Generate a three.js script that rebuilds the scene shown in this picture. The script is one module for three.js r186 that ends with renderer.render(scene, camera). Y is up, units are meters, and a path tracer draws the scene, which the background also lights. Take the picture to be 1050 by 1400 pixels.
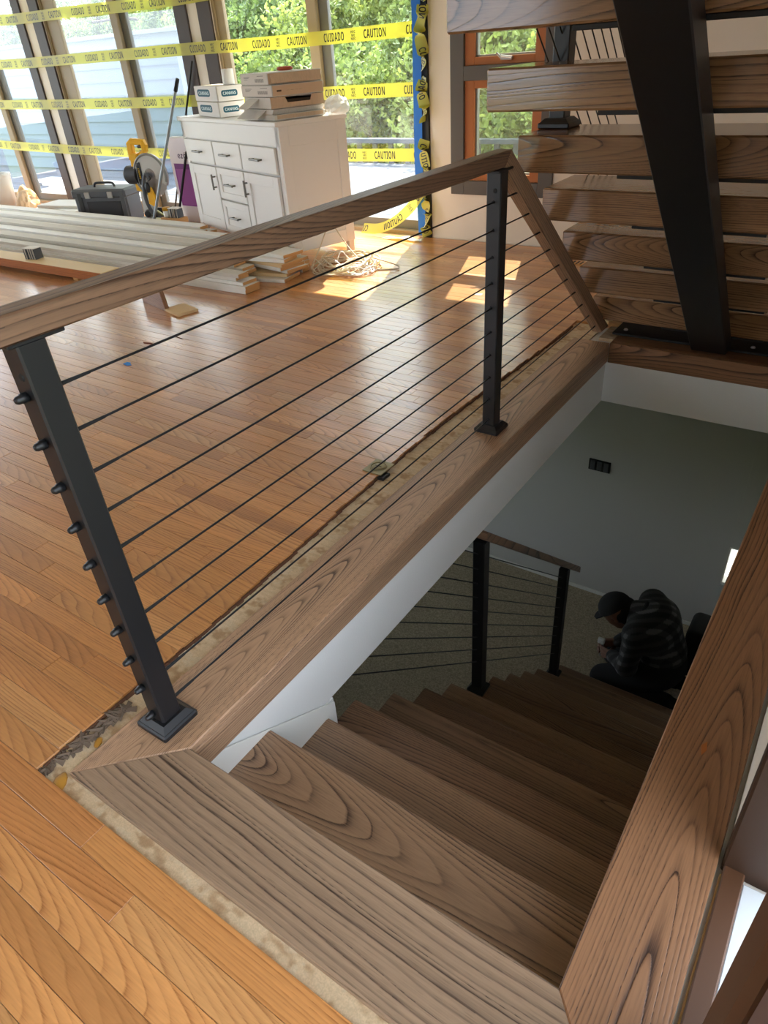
import * as THREE from 'three';
import { mergeGeometries, toCreasedNormals } from 'three/addons/utils/BufferGeometryUtils.js';
import { MarchingCubes } from 'three/addons/objects/MarchingCubes.js';
import { RectAreaLightUniformsLib } from 'three/addons/lights/RectAreaLightUniformsLib.js';
RectAreaLightUniformsLib.init();

// ---------------------------------------------------------------- camera, sky, sun, exposure
const scene = new THREE.Scene();
const camera = new THREE.PerspectiveCamera(73.69, 1050 / 1400, 0.02, 200);
camera.position.set(1.1497, 1.3671, 0.5724);
camera.rotation.order = 'YXZ';
camera.rotation.set(-0.59666, 0.64139, -0.07724);
scene.add(camera);
scene.background = new THREE.Color().setRGB(0.86, 0.97, 1.1);
scene.backgroundIntensity = 1.2;
const sun = new THREE.DirectionalLight(new THREE.Color().setRGB(1, 0.93, 0.8), 3.9);
sun.position.set(-3.7 - 2, 11.4, -10 - 4); sun.target.position.set(-2, 0, -4);
sun.castShadow = true; sun.shadow.mapSize.set(2048, 2048);
Object.assign(sun.shadow.camera, { left: -16, right: 16, top: 14, bottom: -14, near: 0.5, far: 50 });
scene.add(sun, sun.target);
const renderer = new THREE.WebGLRenderer({ antialias: true });
renderer.toneMapping = THREE.LinearToneMapping;
renderer.toneMappingExposure = 4.9;
renderer.shadowMap.enabled = true;

// ---------------------------------------------------------------- helpers
let seed = 7;
const rnd = () => { seed = (seed * 1664525 + 1013904223) >>> 0; return seed / 4294967296; };
const rr = (a, b) => a + (b - a) * rnd();
const lerp = (a, b, t) => a + (b - a) * t, clamp = (x, a, b) => Math.min(b, Math.max(a, x));
const sstep = (a, b, x) => { const t = clamp((x - a) / (b - a), 0, 1); return t * t * (3 - 2 * t); };
const h2 = (x, y) => { let n = Math.imul(x, 374761393) ^ Math.imul(y, 668265263); n = Math.imul(n ^ (n >>> 13), 1274126177); return ((n ^ (n >>> 16)) >>> 0) / 4294967296; };
function vn(x, y) {                                   // value noise 0..1
  const xi = Math.floor(x), yi = Math.floor(y); let fx = x - xi, fy = y - yi;
  fx = fx * fx * (3 - 2 * fx); fy = fy * fy * (3 - 2 * fy);
  const a = h2(xi, yi), b = h2(xi + 1, yi), c = h2(xi, yi + 1), d = h2(xi + 1, yi + 1);
  return a + (b - a) * fx + (c - a) * fy + (a - b - c + d) * fx * fy;
}
const used = {};
const numbered = (n) => { const k = used[n] = (used[n] ?? -1) + 1; return k ? n + '_' + String(k).padStart(3, '0') : n; };
function tag(o, label, category, group, kind) {
  if (label) o.userData.label = label;
  if (category) o.userData.category = category;
  if (group) o.userData.group = group;
  if (kind) o.userData.kind = kind;
  return o;
}
function thing(name, label, category, [x, y, z] = [0, 0, 0], turn = 0, group) {
  const o = new THREE.Group(); o.name = numbered(name); o.position.set(x, y, z); o.rotation.y = turn; scene.add(o);
  return tag(o, label, category, group);
}
function part(name, geo, mat, parent, label) {
  const m = new THREE.Mesh(Array.isArray(geo) ? join(geo) : geo, mat);
  if (parent) m.name = name; else m.name = numbered(name);
  (parent || scene).add(m); if (label) m.userData.label = label;
  return m;
}
const solo = (name, geo, mat, label, category, group) => tag(part(name, geo, mat), label, category, group);
const struct = (name, geo, mat, parent, label) => { const m = part(name, geo, mat, parent, label); if (!parent) m.userData.kind = 'structure'; return m; };
function sgroup(name, label) { const o = new THREE.Group(); o.name = numbered(name); o.userData.kind = 'structure'; if (label) o.userData.label = label; scene.add(o); return o; }
function join(list) {
  const gs = list.map((g) => { const n = g.index ? g.toNonIndexed() : g.clone(); for (const k of Object.keys(n.attributes)) if (!['position', 'normal', 'uv'].includes(k)) n.deleteAttribute(k);
    if (!n.attributes.uv) n.setAttribute('uv', new THREE.BufferAttribute(new Float32Array(n.attributes.position.count * 2), 2)); return n; });
  return gs.length > 1 ? mergeGeometries(gs) : gs[0];
}
function boxUV(g) {                                    // uv in metres by facing
  const p = g.attributes.position, n = g.attributes.normal, uv = new Float32Array(p.count * 2);
  for (let i = 0; i < p.count; i++) {
    const ax = Math.abs(n.getX(i)), ay = Math.abs(n.getY(i)), az = Math.abs(n.getZ(i));
    if (ay >= ax && ay >= az) { uv[2 * i] = p.getX(i); uv[2 * i + 1] = p.getZ(i); }
    else if (ax >= az) { uv[2 * i] = p.getZ(i); uv[2 * i + 1] = p.getY(i); }
    else { uv[2 * i] = p.getX(i); uv[2 * i + 1] = p.getY(i); }
  }
  g.setAttribute('uv', new THREE.BufferAttribute(uv, 2)); return g;
}
function bb(w, h, d, b = 0.003, c = [0, 0, 0]) {       // box with chamfered edges
  const X = w / 2, Y = h / 2, Z = d / 2; b = Math.min(b, X * 0.45, Y * 0.45, Z * 0.45);
  const pos = [];
  const V = (s, k) => [s[0] * (k === 0 ? X : X - b), s[1] * (k === 1 ? Y : Y - b), s[2] * (k === 2 ? Z : Z - b)];
  const tri = (a, bb_, cc) => { const u = a.map((v, i) => bb_[i] - v), w_ = a.map((v, i) => cc[i] - v), m = a.map((v, i) => v + bb_[i] + cc[i]);
    const n = [u[1] * w_[2] - u[2] * w_[1], u[2] * w_[0] - u[0] * w_[2], u[0] * w_[1] - u[1] * w_[0]];
    if (n[0] * m[0] + n[1] * m[1] + n[2] * m[2] < 0) pos.push(...a, ...cc, ...bb_); else pos.push(...a, ...bb_, ...cc); };
  const quad = (a, b_, c_, d_) => { tri(a, b_, c_); tri(a, c_, d_); };
  for (let k = 0; k < 3; k++) for (const s of [-1, 1]) {
    const i = (k + 1) % 3, j = (k + 2) % 3, S = (p, q) => { const r = [0, 0, 0]; r[k] = s; r[i] = p; r[j] = q; return r; };
    quad(V(S(-1, -1), k), V(S(1, -1), k), V(S(1, 1), k), V(S(-1, 1), k));
  }
  for (let k = 0; k < 3; k++) { const i = (k + 1) % 3, j = (k + 2) % 3; for (const p of [-1, 1]) for (const q of [-1, 1]) {
    const S = (t) => { const r = [0, 0, 0]; r[k] = t; r[i] = p; r[j] = q; return r; };
    quad(V(S(-1), i), V(S(1), i), V(S(1), j), V(S(-1), j)); } }
  for (const a of [-1, 1]) for (const e of [-1, 1]) for (const f of [-1, 1]) tri(V([a, e, f], 0), V([a, e, f], 1), V([a, e, f], 2));
  const g = new THREE.BufferGeometry(); g.setAttribute('position', new THREE.Float32BufferAttribute(pos, 3)); g.computeVertexNormals();
  boxUV(g); g.translate(...c); return g;
}
const span = (x0, x1, y0, y1, z0, z1, b = 0.003) => { const g = bb(x1 - x0, y1 - y0, z1 - z0, b); g.translate((x0 + x1) / 2, (y0 + y1) / 2, (z0 + z1) / 2); return boxUV(g); };
function extr(pts, depth, bevel = 0.002, holes = []) { // extrude an xy outline along z, centred
  const s = new THREE.Shape(pts.map((p) => new THREE.Vector2(...p)));
  for (const h of holes) s.holes.push(new THREE.Path(h.map((p) => new THREE.Vector2(...p))));
  const g = new THREE.ExtrudeGeometry(s, { depth: depth - 2 * bevel, bevelEnabled: bevel > 0, bevelThickness: bevel, bevelSize: bevel, bevelOffset: -bevel, bevelSegments: 1, curveSegments: 8 });
  g.translate(0, 0, -depth / 2 + bevel); return boxUV(g);
}
// outline given in (z, y), extruded along x between x0 and x1
function extrX(zy, x0, x1, bevel = 0.002) { const g = extr(zy.map(([z, y]) => [-z, y]), x1 - x0, bevel); g.rotateY(Math.PI / 2); g.translate((x0 + x1) / 2, 0, 0); return boxUV(g); }
const v3 = (a) => new THREE.Vector3(...a);
function rod(a, b, r, r2 = r, seg = 8) {
  const A = v3(a), B = v3(b), L = A.distanceTo(B), g = new THREE.CylinderGeometry(r2, r, L, seg);
  g.translate(0, L / 2, 0); g.applyQuaternion(new THREE.Quaternion().setFromUnitVectors(new THREE.Vector3(0, 1, 0), B.clone().sub(A).normalize())); g.translate(A.x, A.y, A.z); return g;
}
const tube = (pts, r, n = 40, seg = 6, closed = false) => new THREE.TubeGeometry(new THREE.CatmullRomCurve3(pts.map(v3), closed), n, r, seg, closed);
const lathe = (pts, n = 20) => new THREE.LatheGeometry(pts.map((p) => new THREE.Vector2(...p)), n);
function frustum(w0, d0, w1, d1, h) {                  // four-sided, w0 x d0 at the bottom
  const g = new THREE.CylinderGeometry(Math.SQRT1_2, Math.SQRT1_2, 1, 4, 1).toNonIndexed(); g.rotateY(Math.PI / 4);
  const p = g.attributes.position; for (let i = 0; i < p.count; i++) { const t = p.getY(i) + 0.5; p.setXYZ(i, p.getX(i) * lerp(w0, w1, t), t * h, p.getZ(i) * lerp(d0, d1, t)); }
  g.computeVertexNormals(); return g;
}
// wood uv: grain runs along axis g ('x','y','z'); every board takes one of eight strips of the atlas
function wood(geo, grain, row, u0 = rnd(), len = 2.4) {
  const g = geo.index ? geo.toNonIndexed() : geo; const p = g.attributes.position; g.computeBoundingBox(); const bx = g.boundingBox, n = g.attributes.normal;
  const G = 'xyz'.indexOf(grain), A = (G + 1) % 3, B = (G + 2) % 3, get = (i, k) => p.array[3 * i + k], lo = [bx.min.x, bx.min.y, bx.min.z], hi = [bx.max.x, bx.max.y, bx.max.z];
  const uv = new Float32Array(p.count * 2);
  for (let i = 0; i < p.count; i++) {
    const nA = Math.abs(n.array[3 * i + A]), nB = Math.abs(n.array[3 * i + B]), k = nA > nB ? B : A, w = hi[k] - lo[k], f = (get(i, k) - lo[k]) / Math.max(0.25, w) + (w < 0.2 ? 0.25 - w / 2 : 0);
    const LL = Math.max(len, hi[G] - lo[G]); uv[2 * i] = (get(i, G) - lo[G]) / LL * 0.998 + 0.001 + (u0 % 1) * (1 - (hi[G] - lo[G]) / LL) * 0.998; uv[2 * i + 1] = (row + 0.03 + 0.94 * clamp(f, 0, 1)) / 8;
  }
  g.setAttribute('uv', new THREE.BufferAttribute(uv, 2)); return g;
}

// ---------------------------------------------------------------- textures
const srgb2 = (c) => c.map((v) => v / 255);
function tex(W, H, fn, srgb = true, rep) {
  const a = new Uint8Array(W * H * 4), o = [0, 0, 0];
  for (let y = 0; y < H; y++) for (let x = 0; x < W; x++) { fn(x, y, o); const i = 4 * (y * W + x); a[i] = clamp(o[0], 0, 1) * 255; a[i + 1] = clamp(o[1], 0, 1) * 255; a[i + 2] = clamp(o[2], 0, 1) * 255; a[i + 3] = 255; }
  const t = new THREE.DataTexture(a, W, H); t.magFilter = THREE.LinearFilter; t.minFilter = THREE.LinearMipmapLinearFilter; t.generateMipmaps = true; t.wrapS = t.wrapT = THREE.RepeatWrapping;
  if (srgb) t.colorSpace = THREE.SRGBColorSpace; if (rep) t.repeat.set(...rep); t.needsUpdate = true; return t;
}
function woodAtlas(sd, W, H, light, dark, o) {
  const R = []; for (let r = 0; r < 8; r++) { const q = (k) => h2(sd * 97 + r, k); const A = r % 2 === 0, sg = q(3) > 0.5 ? 1 : -1; R.push({ y0: A ? (q(1) - 0.5) * 0.08 : sg * lerp(0.07, 0.16, q(1)), d0: A ? lerp(0.05, 0.16, q(2)) : lerp(0.015, 0.06, q(2)), sl: A ? sg * lerp(0.03, 0.08, q(7)) * o.slope : sg * 0.012, s: lerp(o.s[0], o.s[1], q(4)) * (A ? 0.9 : 1.25), t: q(5) - 0.5, k: r * 31.7 + sd * 7.3, bend: (q(6) - 0.5) * 0.03 }); if (o.rows?.[r]) Object.assign(R[r], o.rows[r]); }
  const L = srgb2(light), D = srgb2(dark), hh = H / 8, relief = new Uint8Array(W * H * 4);
  const t = tex(W, H, (px, py, c) => {
    const r = Math.floor(py / hh), b = R[r], x = px / W * 2.4, y = ((py % hh) / hh - 0.5) * 0.25, k = b.k;
    // mirrored about the ends so that the strip repeats without a seam
    const d = Math.abs(b.d0 + b.sl * (x - 1.2)) + 0.004 + 0.035 * (vn(x * 1.3 + k, 3.1) - 0.5);
    const yy = y - b.y0 + 0.022 * (vn(x * 1.7 + k, y * 5) - 0.5) + 0.006 * (vn(x * 6 + k, y * 22 + 9) - 0.5) + b.bend * Math.sin(x * 1.3 + k);
    const ph = Math.sqrt(yy * yy + d * d) / b.s + 0.5 * (vn(x * 3.2 + k, y * 40) - 0.5) + 1.6 * (vn(Math.sqrt(yy * yy + d * d) * 55 + k, 2.5) - 0.5), ring = Math.floor(ph), f = ph - ring;
    const amp = 0.3 + 0.75 * Math.pow(h2(ring, r + sd), o.bold);
    let ln = Math.max(Math.exp(-f * o.sharp), sstep(0.9, 1, f));
    const pore = vn(x * 34 + k, y * 1500), fine = vn(x * 9 + k, y * 620 + 5);
    ln *= amp * (0.45 + 0.95 * pore);
    const m = clamp(ln * o.k + (fine - 0.5) * 0.16 + (pore > 0.8 ? (pore - 0.8) * 0.9 : 0), 0, 1), tone = 1 + b.t * o.tone + (vn(x * 0.9 + k, y * 9) - 0.5) * 0.14 + (vn(x * 40 + k, y * 300) - 0.5) * 0.05;
    for (let q = 0; q < 3; q++) c[q] = lerp(L[q], D[q], m) * tone;
    const i = 4 * (py * W + px); relief[i] = relief[i + 1] = relief[i + 2] = 255 * (1 - m); relief[i + 3] = 255;
  });
  const bt = new THREE.DataTexture(relief, W, H); bt.magFilter = THREE.LinearFilter; bt.minFilter = THREE.LinearMipmapLinearFilter; bt.generateMipmaps = true; bt.wrapS = bt.wrapT = THREE.RepeatWrapping; bt.needsUpdate = true;
  return [t, bt];
}
const [stainMap, stainBump] = woodAtlas(3, 2048, 2048, [188, 160, 134], [78, 61, 51], { off: 0.14, d: [0.02, 0.07], slope: 1.2, s: [0.0042, 0.0064], bold: 2.4, sharp: 4.6, k: 1.25, tone: 0.12, rows: { 0: { y0: 0.005, d0: 0.09, sl: -0.062, s: 0.0031 }, 1: { y0: 0.12, d0: 0.03, sl: 0.035, s: 0.0165, bend: 0.06 }, 2: { y0: 0.03, d0: 0.085, sl: -0.04, s: 0.0056 } } });
const [oakMap, oakBump] = woodAtlas(11, 2048, 2048, [207, 150, 94], [147, 94, 53], { off: 0.14, d: [0.015, 0.06], slope: 1.0, s: [0.005, 0.0075], bold: 1.4, sharp: 4, k: 0.95, tone: 0.07 });
const speckle = (n, a, b, rep, fa = 60, fb = 200) => tex(n, n, (x, y, c) => { const u = x / n, v = y / n, w = 0.6 * h2(x, y) + 0.4 * vn(u * fa, v * fa); for (let q = 0; q < 3; q++) c[q] = lerp(a[q], b[q], w) / 255; }, true, rep);
const carpetMap = speckle(512, [130, 118, 98], [238, 222, 194], [2, 2]);
const plyMap = tex(1024, 512, (x, y, c) => { // raw subfloor with glue and stains, 2 m x 1 m
  const u = x / 512, v = y / 512, f = vn(u * 6, v * 120) * 0.5 + vn(u * 40, v * 300) * 0.2, st = sstep(0.5, 0.8, 0.6 * vn(u * 16 + 3, v * 30) + 0.4 * vn(u * 70, v * 90)), wh = sstep(0.6, 0.68, 0.65 * vn(u * 24 + 40, v * 40 + 7) + 0.35 * vn(u * 90, v * 120));
  for (let q = 0; q < 3; q++) { let k = lerp([222, 198, 164][q], [196, 166, 130][q], f); k = lerp(k, [150, 112, 76][q], st * 0.55); k = lerp(k, [214, 196, 168][q], wh * 0.45); c[q] = k / 255 * (0.93 + 0.1 * h2(x, y)); }
}, true, [0.5, 1]);
const wallBump = tex(512, 512, (x, y, c) => { c[0] = c[1] = c[2] = 0.5 + 0.3 * (vn(x / 5, y / 5) - 0.5) + 0.3 * (vn(x / 2, y / 2) - 0.5); }, false, [3, 3]);
const paperMap = tex(256, 256, (x, y, c) => { const w = 0.94 + 0.06 * vn(x / 3, y / 40) + 0.03 * h2(x, y); c[0] = c[1] = c[2] = w; }, true, [3, 3]);
function canvasTex(w, h, draw, rep) {
  const c = document.createElement('canvas'); c.width = w; c.height = h; const x = c.getContext('2d'); draw(x, w, h);
  const t = new THREE.CanvasTexture(c); t.colorSpace = THREE.SRGBColorSpace; t.wrapS = t.wrapT = THREE.RepeatWrapping; if (rep) t.repeat.set(...rep); return t;
}

// ---------------------------------------------------------------- materials
const std = (hex, roughness = 0.6, more = {}) => new THREE.MeshStandardMaterial({ color: hex, roughness, side: THREE.DoubleSide, ...more });
const phys = (hex, roughness = 0.6, more = {}) => new THREE.MeshPhysicalMaterial({ color: hex, roughness, side: THREE.DoubleSide, ...more });
const stain = (hex = 0xffffff, roughness = 0.42, bumpScale = 0.0005) => new THREE.MeshStandardMaterial({ color: hex, roughness, map: stainMap, bumpMap: stainBump, bumpScale });
const M = {
  stain: stain(), landing: stain(0xd9d3cd), rail: stain(0xb9a69b), stainB: stain(0xffeee0), stainC: stain(0xd8cbc4), stainR: stain(0xd2b49c), tread: stain(0xd4c6ba), treadB: stain(0xc2b2a8), treadC: stain(0xe0d2c6), open: stain(0xdcc4a8, 0.14, 0.0002), openB: stain(0xccb498, 0.14, 0.0002),  // rail is the same stain, darkened to carry the shade on its side
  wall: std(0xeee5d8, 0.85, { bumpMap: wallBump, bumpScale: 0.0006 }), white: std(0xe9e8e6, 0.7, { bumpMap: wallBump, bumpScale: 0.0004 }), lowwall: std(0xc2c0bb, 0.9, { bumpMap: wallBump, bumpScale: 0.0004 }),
  paint: std(0xecebe6, 0.45), cabinet: std(0xeeeae3, 0.4), dark: std(0x463c3a, 0.55), greytrim: std(0x5a5654, 0.55), tan: std(0x9c8a6c, 0.5), alu: std(0x8c8c86, 0.45, { metalness: 0.3 }), aluD: std(0x77756f, 0.5),
  black: std(0x17171a, 0.42), blackM: std(0x131315, 0.6), steel: std(0xb8b8ba, 0.3, { metalness: 0.9 }), brushed: std(0x77736c, 0.35, { metalness: 0.8 }), pole: std(0x9aa2a6, 0.4, { metalness: 0.5 }),
  orange: std(0xb0682f, 0.45), glass: phys(0xffffff, 0.0, { transmission: 0.99, thickness: 0, ior: 1.45 }), screen: phys(0xe8eadf, 0.0, { transmission: 0.93, thickness: 0, ior: 1.01 }), sub: std(0xffffff, 0.85, { map: plyMap }), torn: std(0x5a3a26, 0.95), grime: std(0x6b5a4c, 0.95), glue: std(0xb5812f, 0.5),
  carpet: std(0xffffff, 1, { map: carpetMap, bumpMap: carpetMap, bumpScale: 0.004 }), ply: std(0xd9b98a, 0.8), pine: std(0xcf9c62, 0.7), board: std(0xe6e1d6, 0.6), boardB: std(0xcbc4b6, 0.62), boardC: std(0xeae7df, 0.58),
  card: std(0xd6b798, 0.8, { map: paperMap }), cardW: std(0xd9d3ca, 0.75, { map: paperMap }), cardin: std(0x4d3b2c, 0.9), blue: std(0x1f6fcf, 0.7), blueS: std(0x3f8fe0, 0.8), yellow: std(0xf0b31c, 0.45), yellowD: std(0xc79212, 0.5), silver: std(0xc7c7c3, 0.42, { metalness: 0.35 }),
  plastic: std(0x4f5257, 0.5), plasticD: std(0x2c2d31, 0.5), purple: std(0x8d3a8c, 0.5), brass: std(0x8c8160, 0.45, { metalness: 0.5 }), brown: std(0x54341d, 0.5), brownD: std(0x3a2414, 0.55), mauve: std(0x77615c, 0.85), sill: std(0xd3d7da, 0.45),
  siding: std(0x56697e, 0.7), sidingcap: std(0x74838f, 0.6), deck: std(0x59626d, 0.8), deckB: std(0x4e5762, 0.8), bark: std(0x4b4038, 0.95), wire: std(0xd8c9b0, 0.55), wireW: std(0xf0ede6, 0.5), plasticbag: phys(0xf3f3f1, 0.35, { transmission: 0.35, thickness: 0 }), red: std(0xb4502f, 0.6), leafdry: std(0x6e2d18, 0.9),
};

// ---------------------------------------------------------------- setting: floors, walls, ceiling
const XL = -9.3, XR = 1.225, ZB = -4.68, ZF = 4.2, YC = 2.66, YL = -2.716;   // room limits; YL = lower floor
const HX0 = 0.106, HX1 = 1.039, HZ0 = -2.921, HZ1 = 0.026;                   // stair opening
// walls with rectangular openings: a = along axis, boxes between t0..t1 across
function wallBoxes(a0, a1, y0, y1, t0, t1, holes, axis) {
  const out = [], S = (p, q, r, s) => { if (q - p > 1e-4 && s - r > 1e-4) out.push(axis === 'x' ? span(p, q, r, s, t0, t1, 0.0005) : span(t0, t1, r, s, p, q, 0.0005)); };
  let at = a0; for (const [p, q, r, s] of [...holes].sort((m, n) => m[0] - n[0])) { S(at, p, y0, y1); S(p, q, y0, r); S(p, q, s, y1); at = q; } S(at, a1, y0, y1); return out;
}
const floor = sgroup('floor', 'golden oak strip floor');
part('floor_deck', [span(XL, 0.094, -0.335, -0.021, ZB - 0.15, ZF, 0.0005), span(0.094, 1.05, -0.335, -0.021, 0.03, ZF, 0.0005), span(0.094, 1.05, -0.335, -0.021, ZB - 0.15, HZ0 - 0.012, 0.0005), span(1.05, 1.6, -0.335, -0.021, ZB - 0.15, ZF, 0.0005)], M.white, floor, 'white painted drywall edge of the floor');
part('subfloor', [span(-0.32, -0.02, -0.022, -0.014, -3.4, 0.34, 0.0005), span(-0.02, 1.22, -0.022, -0.014, 0.15, 0.34, 0.0005), span(0.02, 1.2, -0.022, -0.006, -3.42, -3.0, 0.0005)], M.sub, floor, 'raw stained plywood strip left bare beside the stair border');
const edgeX = (z) => -0.176 - 0.05 * Math.pow(Math.sin(Math.PI * clamp((-z - 0.1) / 3.0, 0, 1)), 2);
{ // oak planks in rows along x
  const tones = [0xffffff, 0xf8f0e8, 0xfff8f0, 0xf2e6da, 0xfbf0e2, 0xe9d9cc, 0xfff4e4, 0xf5eadb].map((c) => new THREE.MeshPhysicalMaterial({ color: c, map: oakMap, bumpMap: oakBump, bumpScale: 0.0003, roughness: 0.3, clearcoat: 0.5, clearcoatRoughness: 0.2 }));
  const PW = 0.064, list = [];
  camera.updateMatrixWorld(); camera.updateProjectionMatrix();
  for (let z = 0.262 - PW * 78, i = 0; z < ZF - 0.01; z += PW, i++) {
    const zc = z + PW / 2, hole = zc > -3.2 && zc < 0.262, end = hole ? edgeX(zc) + rr(-0.004, 0.004) : XR;
    if (zc < ZB) continue;
    let x = end, first = true;
    while (x > XL) { let L = rr(0.35, 1.25); if (first) L = rr(0.15, 0.9); first = false; const x0 = Math.max(XL, x - L); if (x0 - XL < 0.12) { list.push([XL, x, zc]); break; } list.push([x0, x, zc]); x = x0; }
  }
  const q = new THREE.Vector3();
  for (const p of list) { q.set((p[0] + p[1]) / 2, 0, p[2]); const dz = q.distanceTo(camera.position); q.project(camera); const inV = q.z < 1 && Math.abs(q.x) < 1.15 && Math.abs(q.y) < 1.12; p.push(inV ? (p[1] - p[0]) / (dz * dz * dz) : 0); }
  list.sort((a, b) => b[3] - a[3]);
  const rest = tones.map(() => []);
  list.forEach(([x0, x1, zc], i) => {
    const t = Math.floor(rnd() * tones.length), row = Math.floor(rnd() * 8), L = x1 - x0 - 0.0006, dy = rr(-0.0004, 0.0004);
    if (i < 300) { const g = wood(bb(L, 0.02, PW - 0.0008, 0.0009), 'x', row); const m = part('plank', g, tones[t], floor); m.position.set((x0 + x1) / 2, -0.01 + dy, zc); }
    else { const g = wood(new THREE.BoxGeometry(L, 0.02, PW - 0.0008).toNonIndexed(), 'x', row); g.translate((x0 + x1) / 2, -0.01 + dy, zc); rest[t].push(g); }
  });
  rest.forEach((r, i) => { const m = part('plank_field', r, tones[i], floor); m.userData.kind = 'stuff'; });
}
// ragged torn edge of the old floor beside the border and the lump at the corner
{ const g = []; for (let z = -3.1; z < 0.25; z += 0.03) { const x = edgeX(z); g.push(bb(rr(0.004, 0.012), 0.012, 0.03, 0.001, [x + rr(0, 0.006), -0.011, z])); }
  const m = part('torn_edge', g, M.torn, floor); m.userData.kind = 'stuff';
  const lump = []; for (let i = 0; i < 90; i++) { const t = rnd(), s = rr(0.006, 0.02), d = new THREE.TetrahedronGeometry(s, 0); d.scale(0.6, 0.4, 2.0); d.rotateY(rr(0, 3)); d.translate(lerp(-0.165, -0.13, t * 0.6) + rr(-0.012, 0.014), -0.012 + rr(0, 0.006), lerp(0.265, 0.02, t) ); lump.push(d.toNonIndexed()); }
  const l = part('torn_debris', lump, M.grime, floor); l.userData.kind = 'stuff';
  const gl = []; for (const [x, z, s] of [[-0.098, 0.255, 0.022], [-0.105, 0.243, 0.014], [-0.118, 0.13, 0.012]]) { const d = new THREE.SphereGeometry(s, 10, 6); d.scale(0.8, 0.35, 1.4); d.rotateY(0.6); d.translate(x, -0.012, z); gl.push(d); }
  part('glue_blob', gl, M.glue, floor, 'dried amber glue');
}
struct('floor_lower', span(-3.7, 1.3, YL - 0.12, YL, -4.25, 1.2, 0.0005), M.carpet, null, 'speckled olive carpet of the lower room');
const DOORS = [[-9.2, -7.17], [-6.70, -4.68], [-4.22, -2.10]], W1 = [-1.725, -1.094, 0.45, 1.80];
struct('wall_back', wallBoxes(XL - 0.15, XR + 0.15, -0.335, YC + 0.16, ZB - 0.15, ZB, [...DOORS.map(([a, b]) => [a, b, 0.0, 2.52]), W1], 'x'), M.wall);  // door openings made taller above the view to admit more sky light
struct('wall_left', wallBoxes(ZB - 0.15, ZF + 0.15, -0.335, YC + 0.16, XL - 0.15, XL, [[-4.2, -0.3, 0.15, 2.4]], 'z'), M.wall);  // unseen window hole, added to bring fill light from the left
struct('wall_front', wallBoxes(XL, XR, -0.335, YC + 0.16, ZF, ZF + 0.15, [[-4.2, -2.2, 0.3, 2.35]], 'x'), M.wall);  // opening behind the camera, put in to let sky light inside
struct('wall_right', [...wallBoxes(ZB, -0.39, -0.335, YC + 0.16, XR, XR + 0.15, [], 'z'), ...wallBoxes(-0.39, ZF, -0.335, YC + 0.16, XR + 0.03, XR + 0.18, [[-0.39, 2.9, -0.02, 2.15]], 'z')], M.wall);  // opening runs on past the view, added to light the stairs from the side
{ const y0 = YC, y1 = YC + 0.16, S = (a, b, c, d) => span(a, b, y0, y1, c, d, 0.0005), ze = ZB - 0.67, zd = ZB - 1.75; // unseen eaves sized to cut the sun, deeper on the left
  struct('ceiling', [S(XL - 0.6, -4.6, zd, ZF + 0.4), S(-4.6, XR + 0.6, ze, ZF + 0.4)], M.white); }
// lower room shell
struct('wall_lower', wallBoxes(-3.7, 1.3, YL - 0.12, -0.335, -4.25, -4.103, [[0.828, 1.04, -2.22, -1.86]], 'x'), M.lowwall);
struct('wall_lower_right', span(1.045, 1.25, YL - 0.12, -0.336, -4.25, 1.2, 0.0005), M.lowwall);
struct('wall_lower_left', wallBoxes(-4.25, 1.2, YL - 0.12, -0.335, -3.7, -3.55, [[-3.6, -1.2, -2.4, -1.2]], 'z'), M.lowwall);  // unseen window hole added to brighten the lower room
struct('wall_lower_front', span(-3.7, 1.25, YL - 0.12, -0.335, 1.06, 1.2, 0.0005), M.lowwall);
struct('wall_stair', [span(-0.02, 0.099, YL, -0.3355, -0.425, 1.06, 0.0005), span(-0.02, 0.099, -0.57, -0.3355, -0.488, -0.425, 0.0005)], M.white, null, 'white wall stub beside the first stair treads');
struct('baseboard_lower', [span(-3.55, 1.04, YL, YL + 0.035, -4.103, -4.09, 0.002)], M.paint);
// window on the lower wall, only its edge shows beside the border
{ const w = sgroup('window_2'); part('window_frame', [span(0.828, 1.04, -2.22, -2.2, -4.24, -4.11), span(0.828, 1.04, -1.88, -1.86, -4.24, -4.11), span(0.828, 0.84, -2.2, -1.88, -4.24, -4.11)], M.paint, w); part('pane', span(0.84, 1.04, -2.2, -1.88, -4.2, -4.196, 0.0003), phys(0xffffff, 0.9, { transmission: 0.6, thickness: 0 }), w, 'frosted pane'); }
// sloped skirt board on the stub wall
struct('trim_3', extrX([[0.02, 0.0], [-0.058, -0.1], [-0.488, -0.352], [-0.488, -0.5], [0.02, -0.5]].map(([z, y]) => [z, Math.min(y, -0.1)]), 0.099, 0.1035, 0.001), M.paint, null, 'white sloped skirt board beside the first treads');

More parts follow.
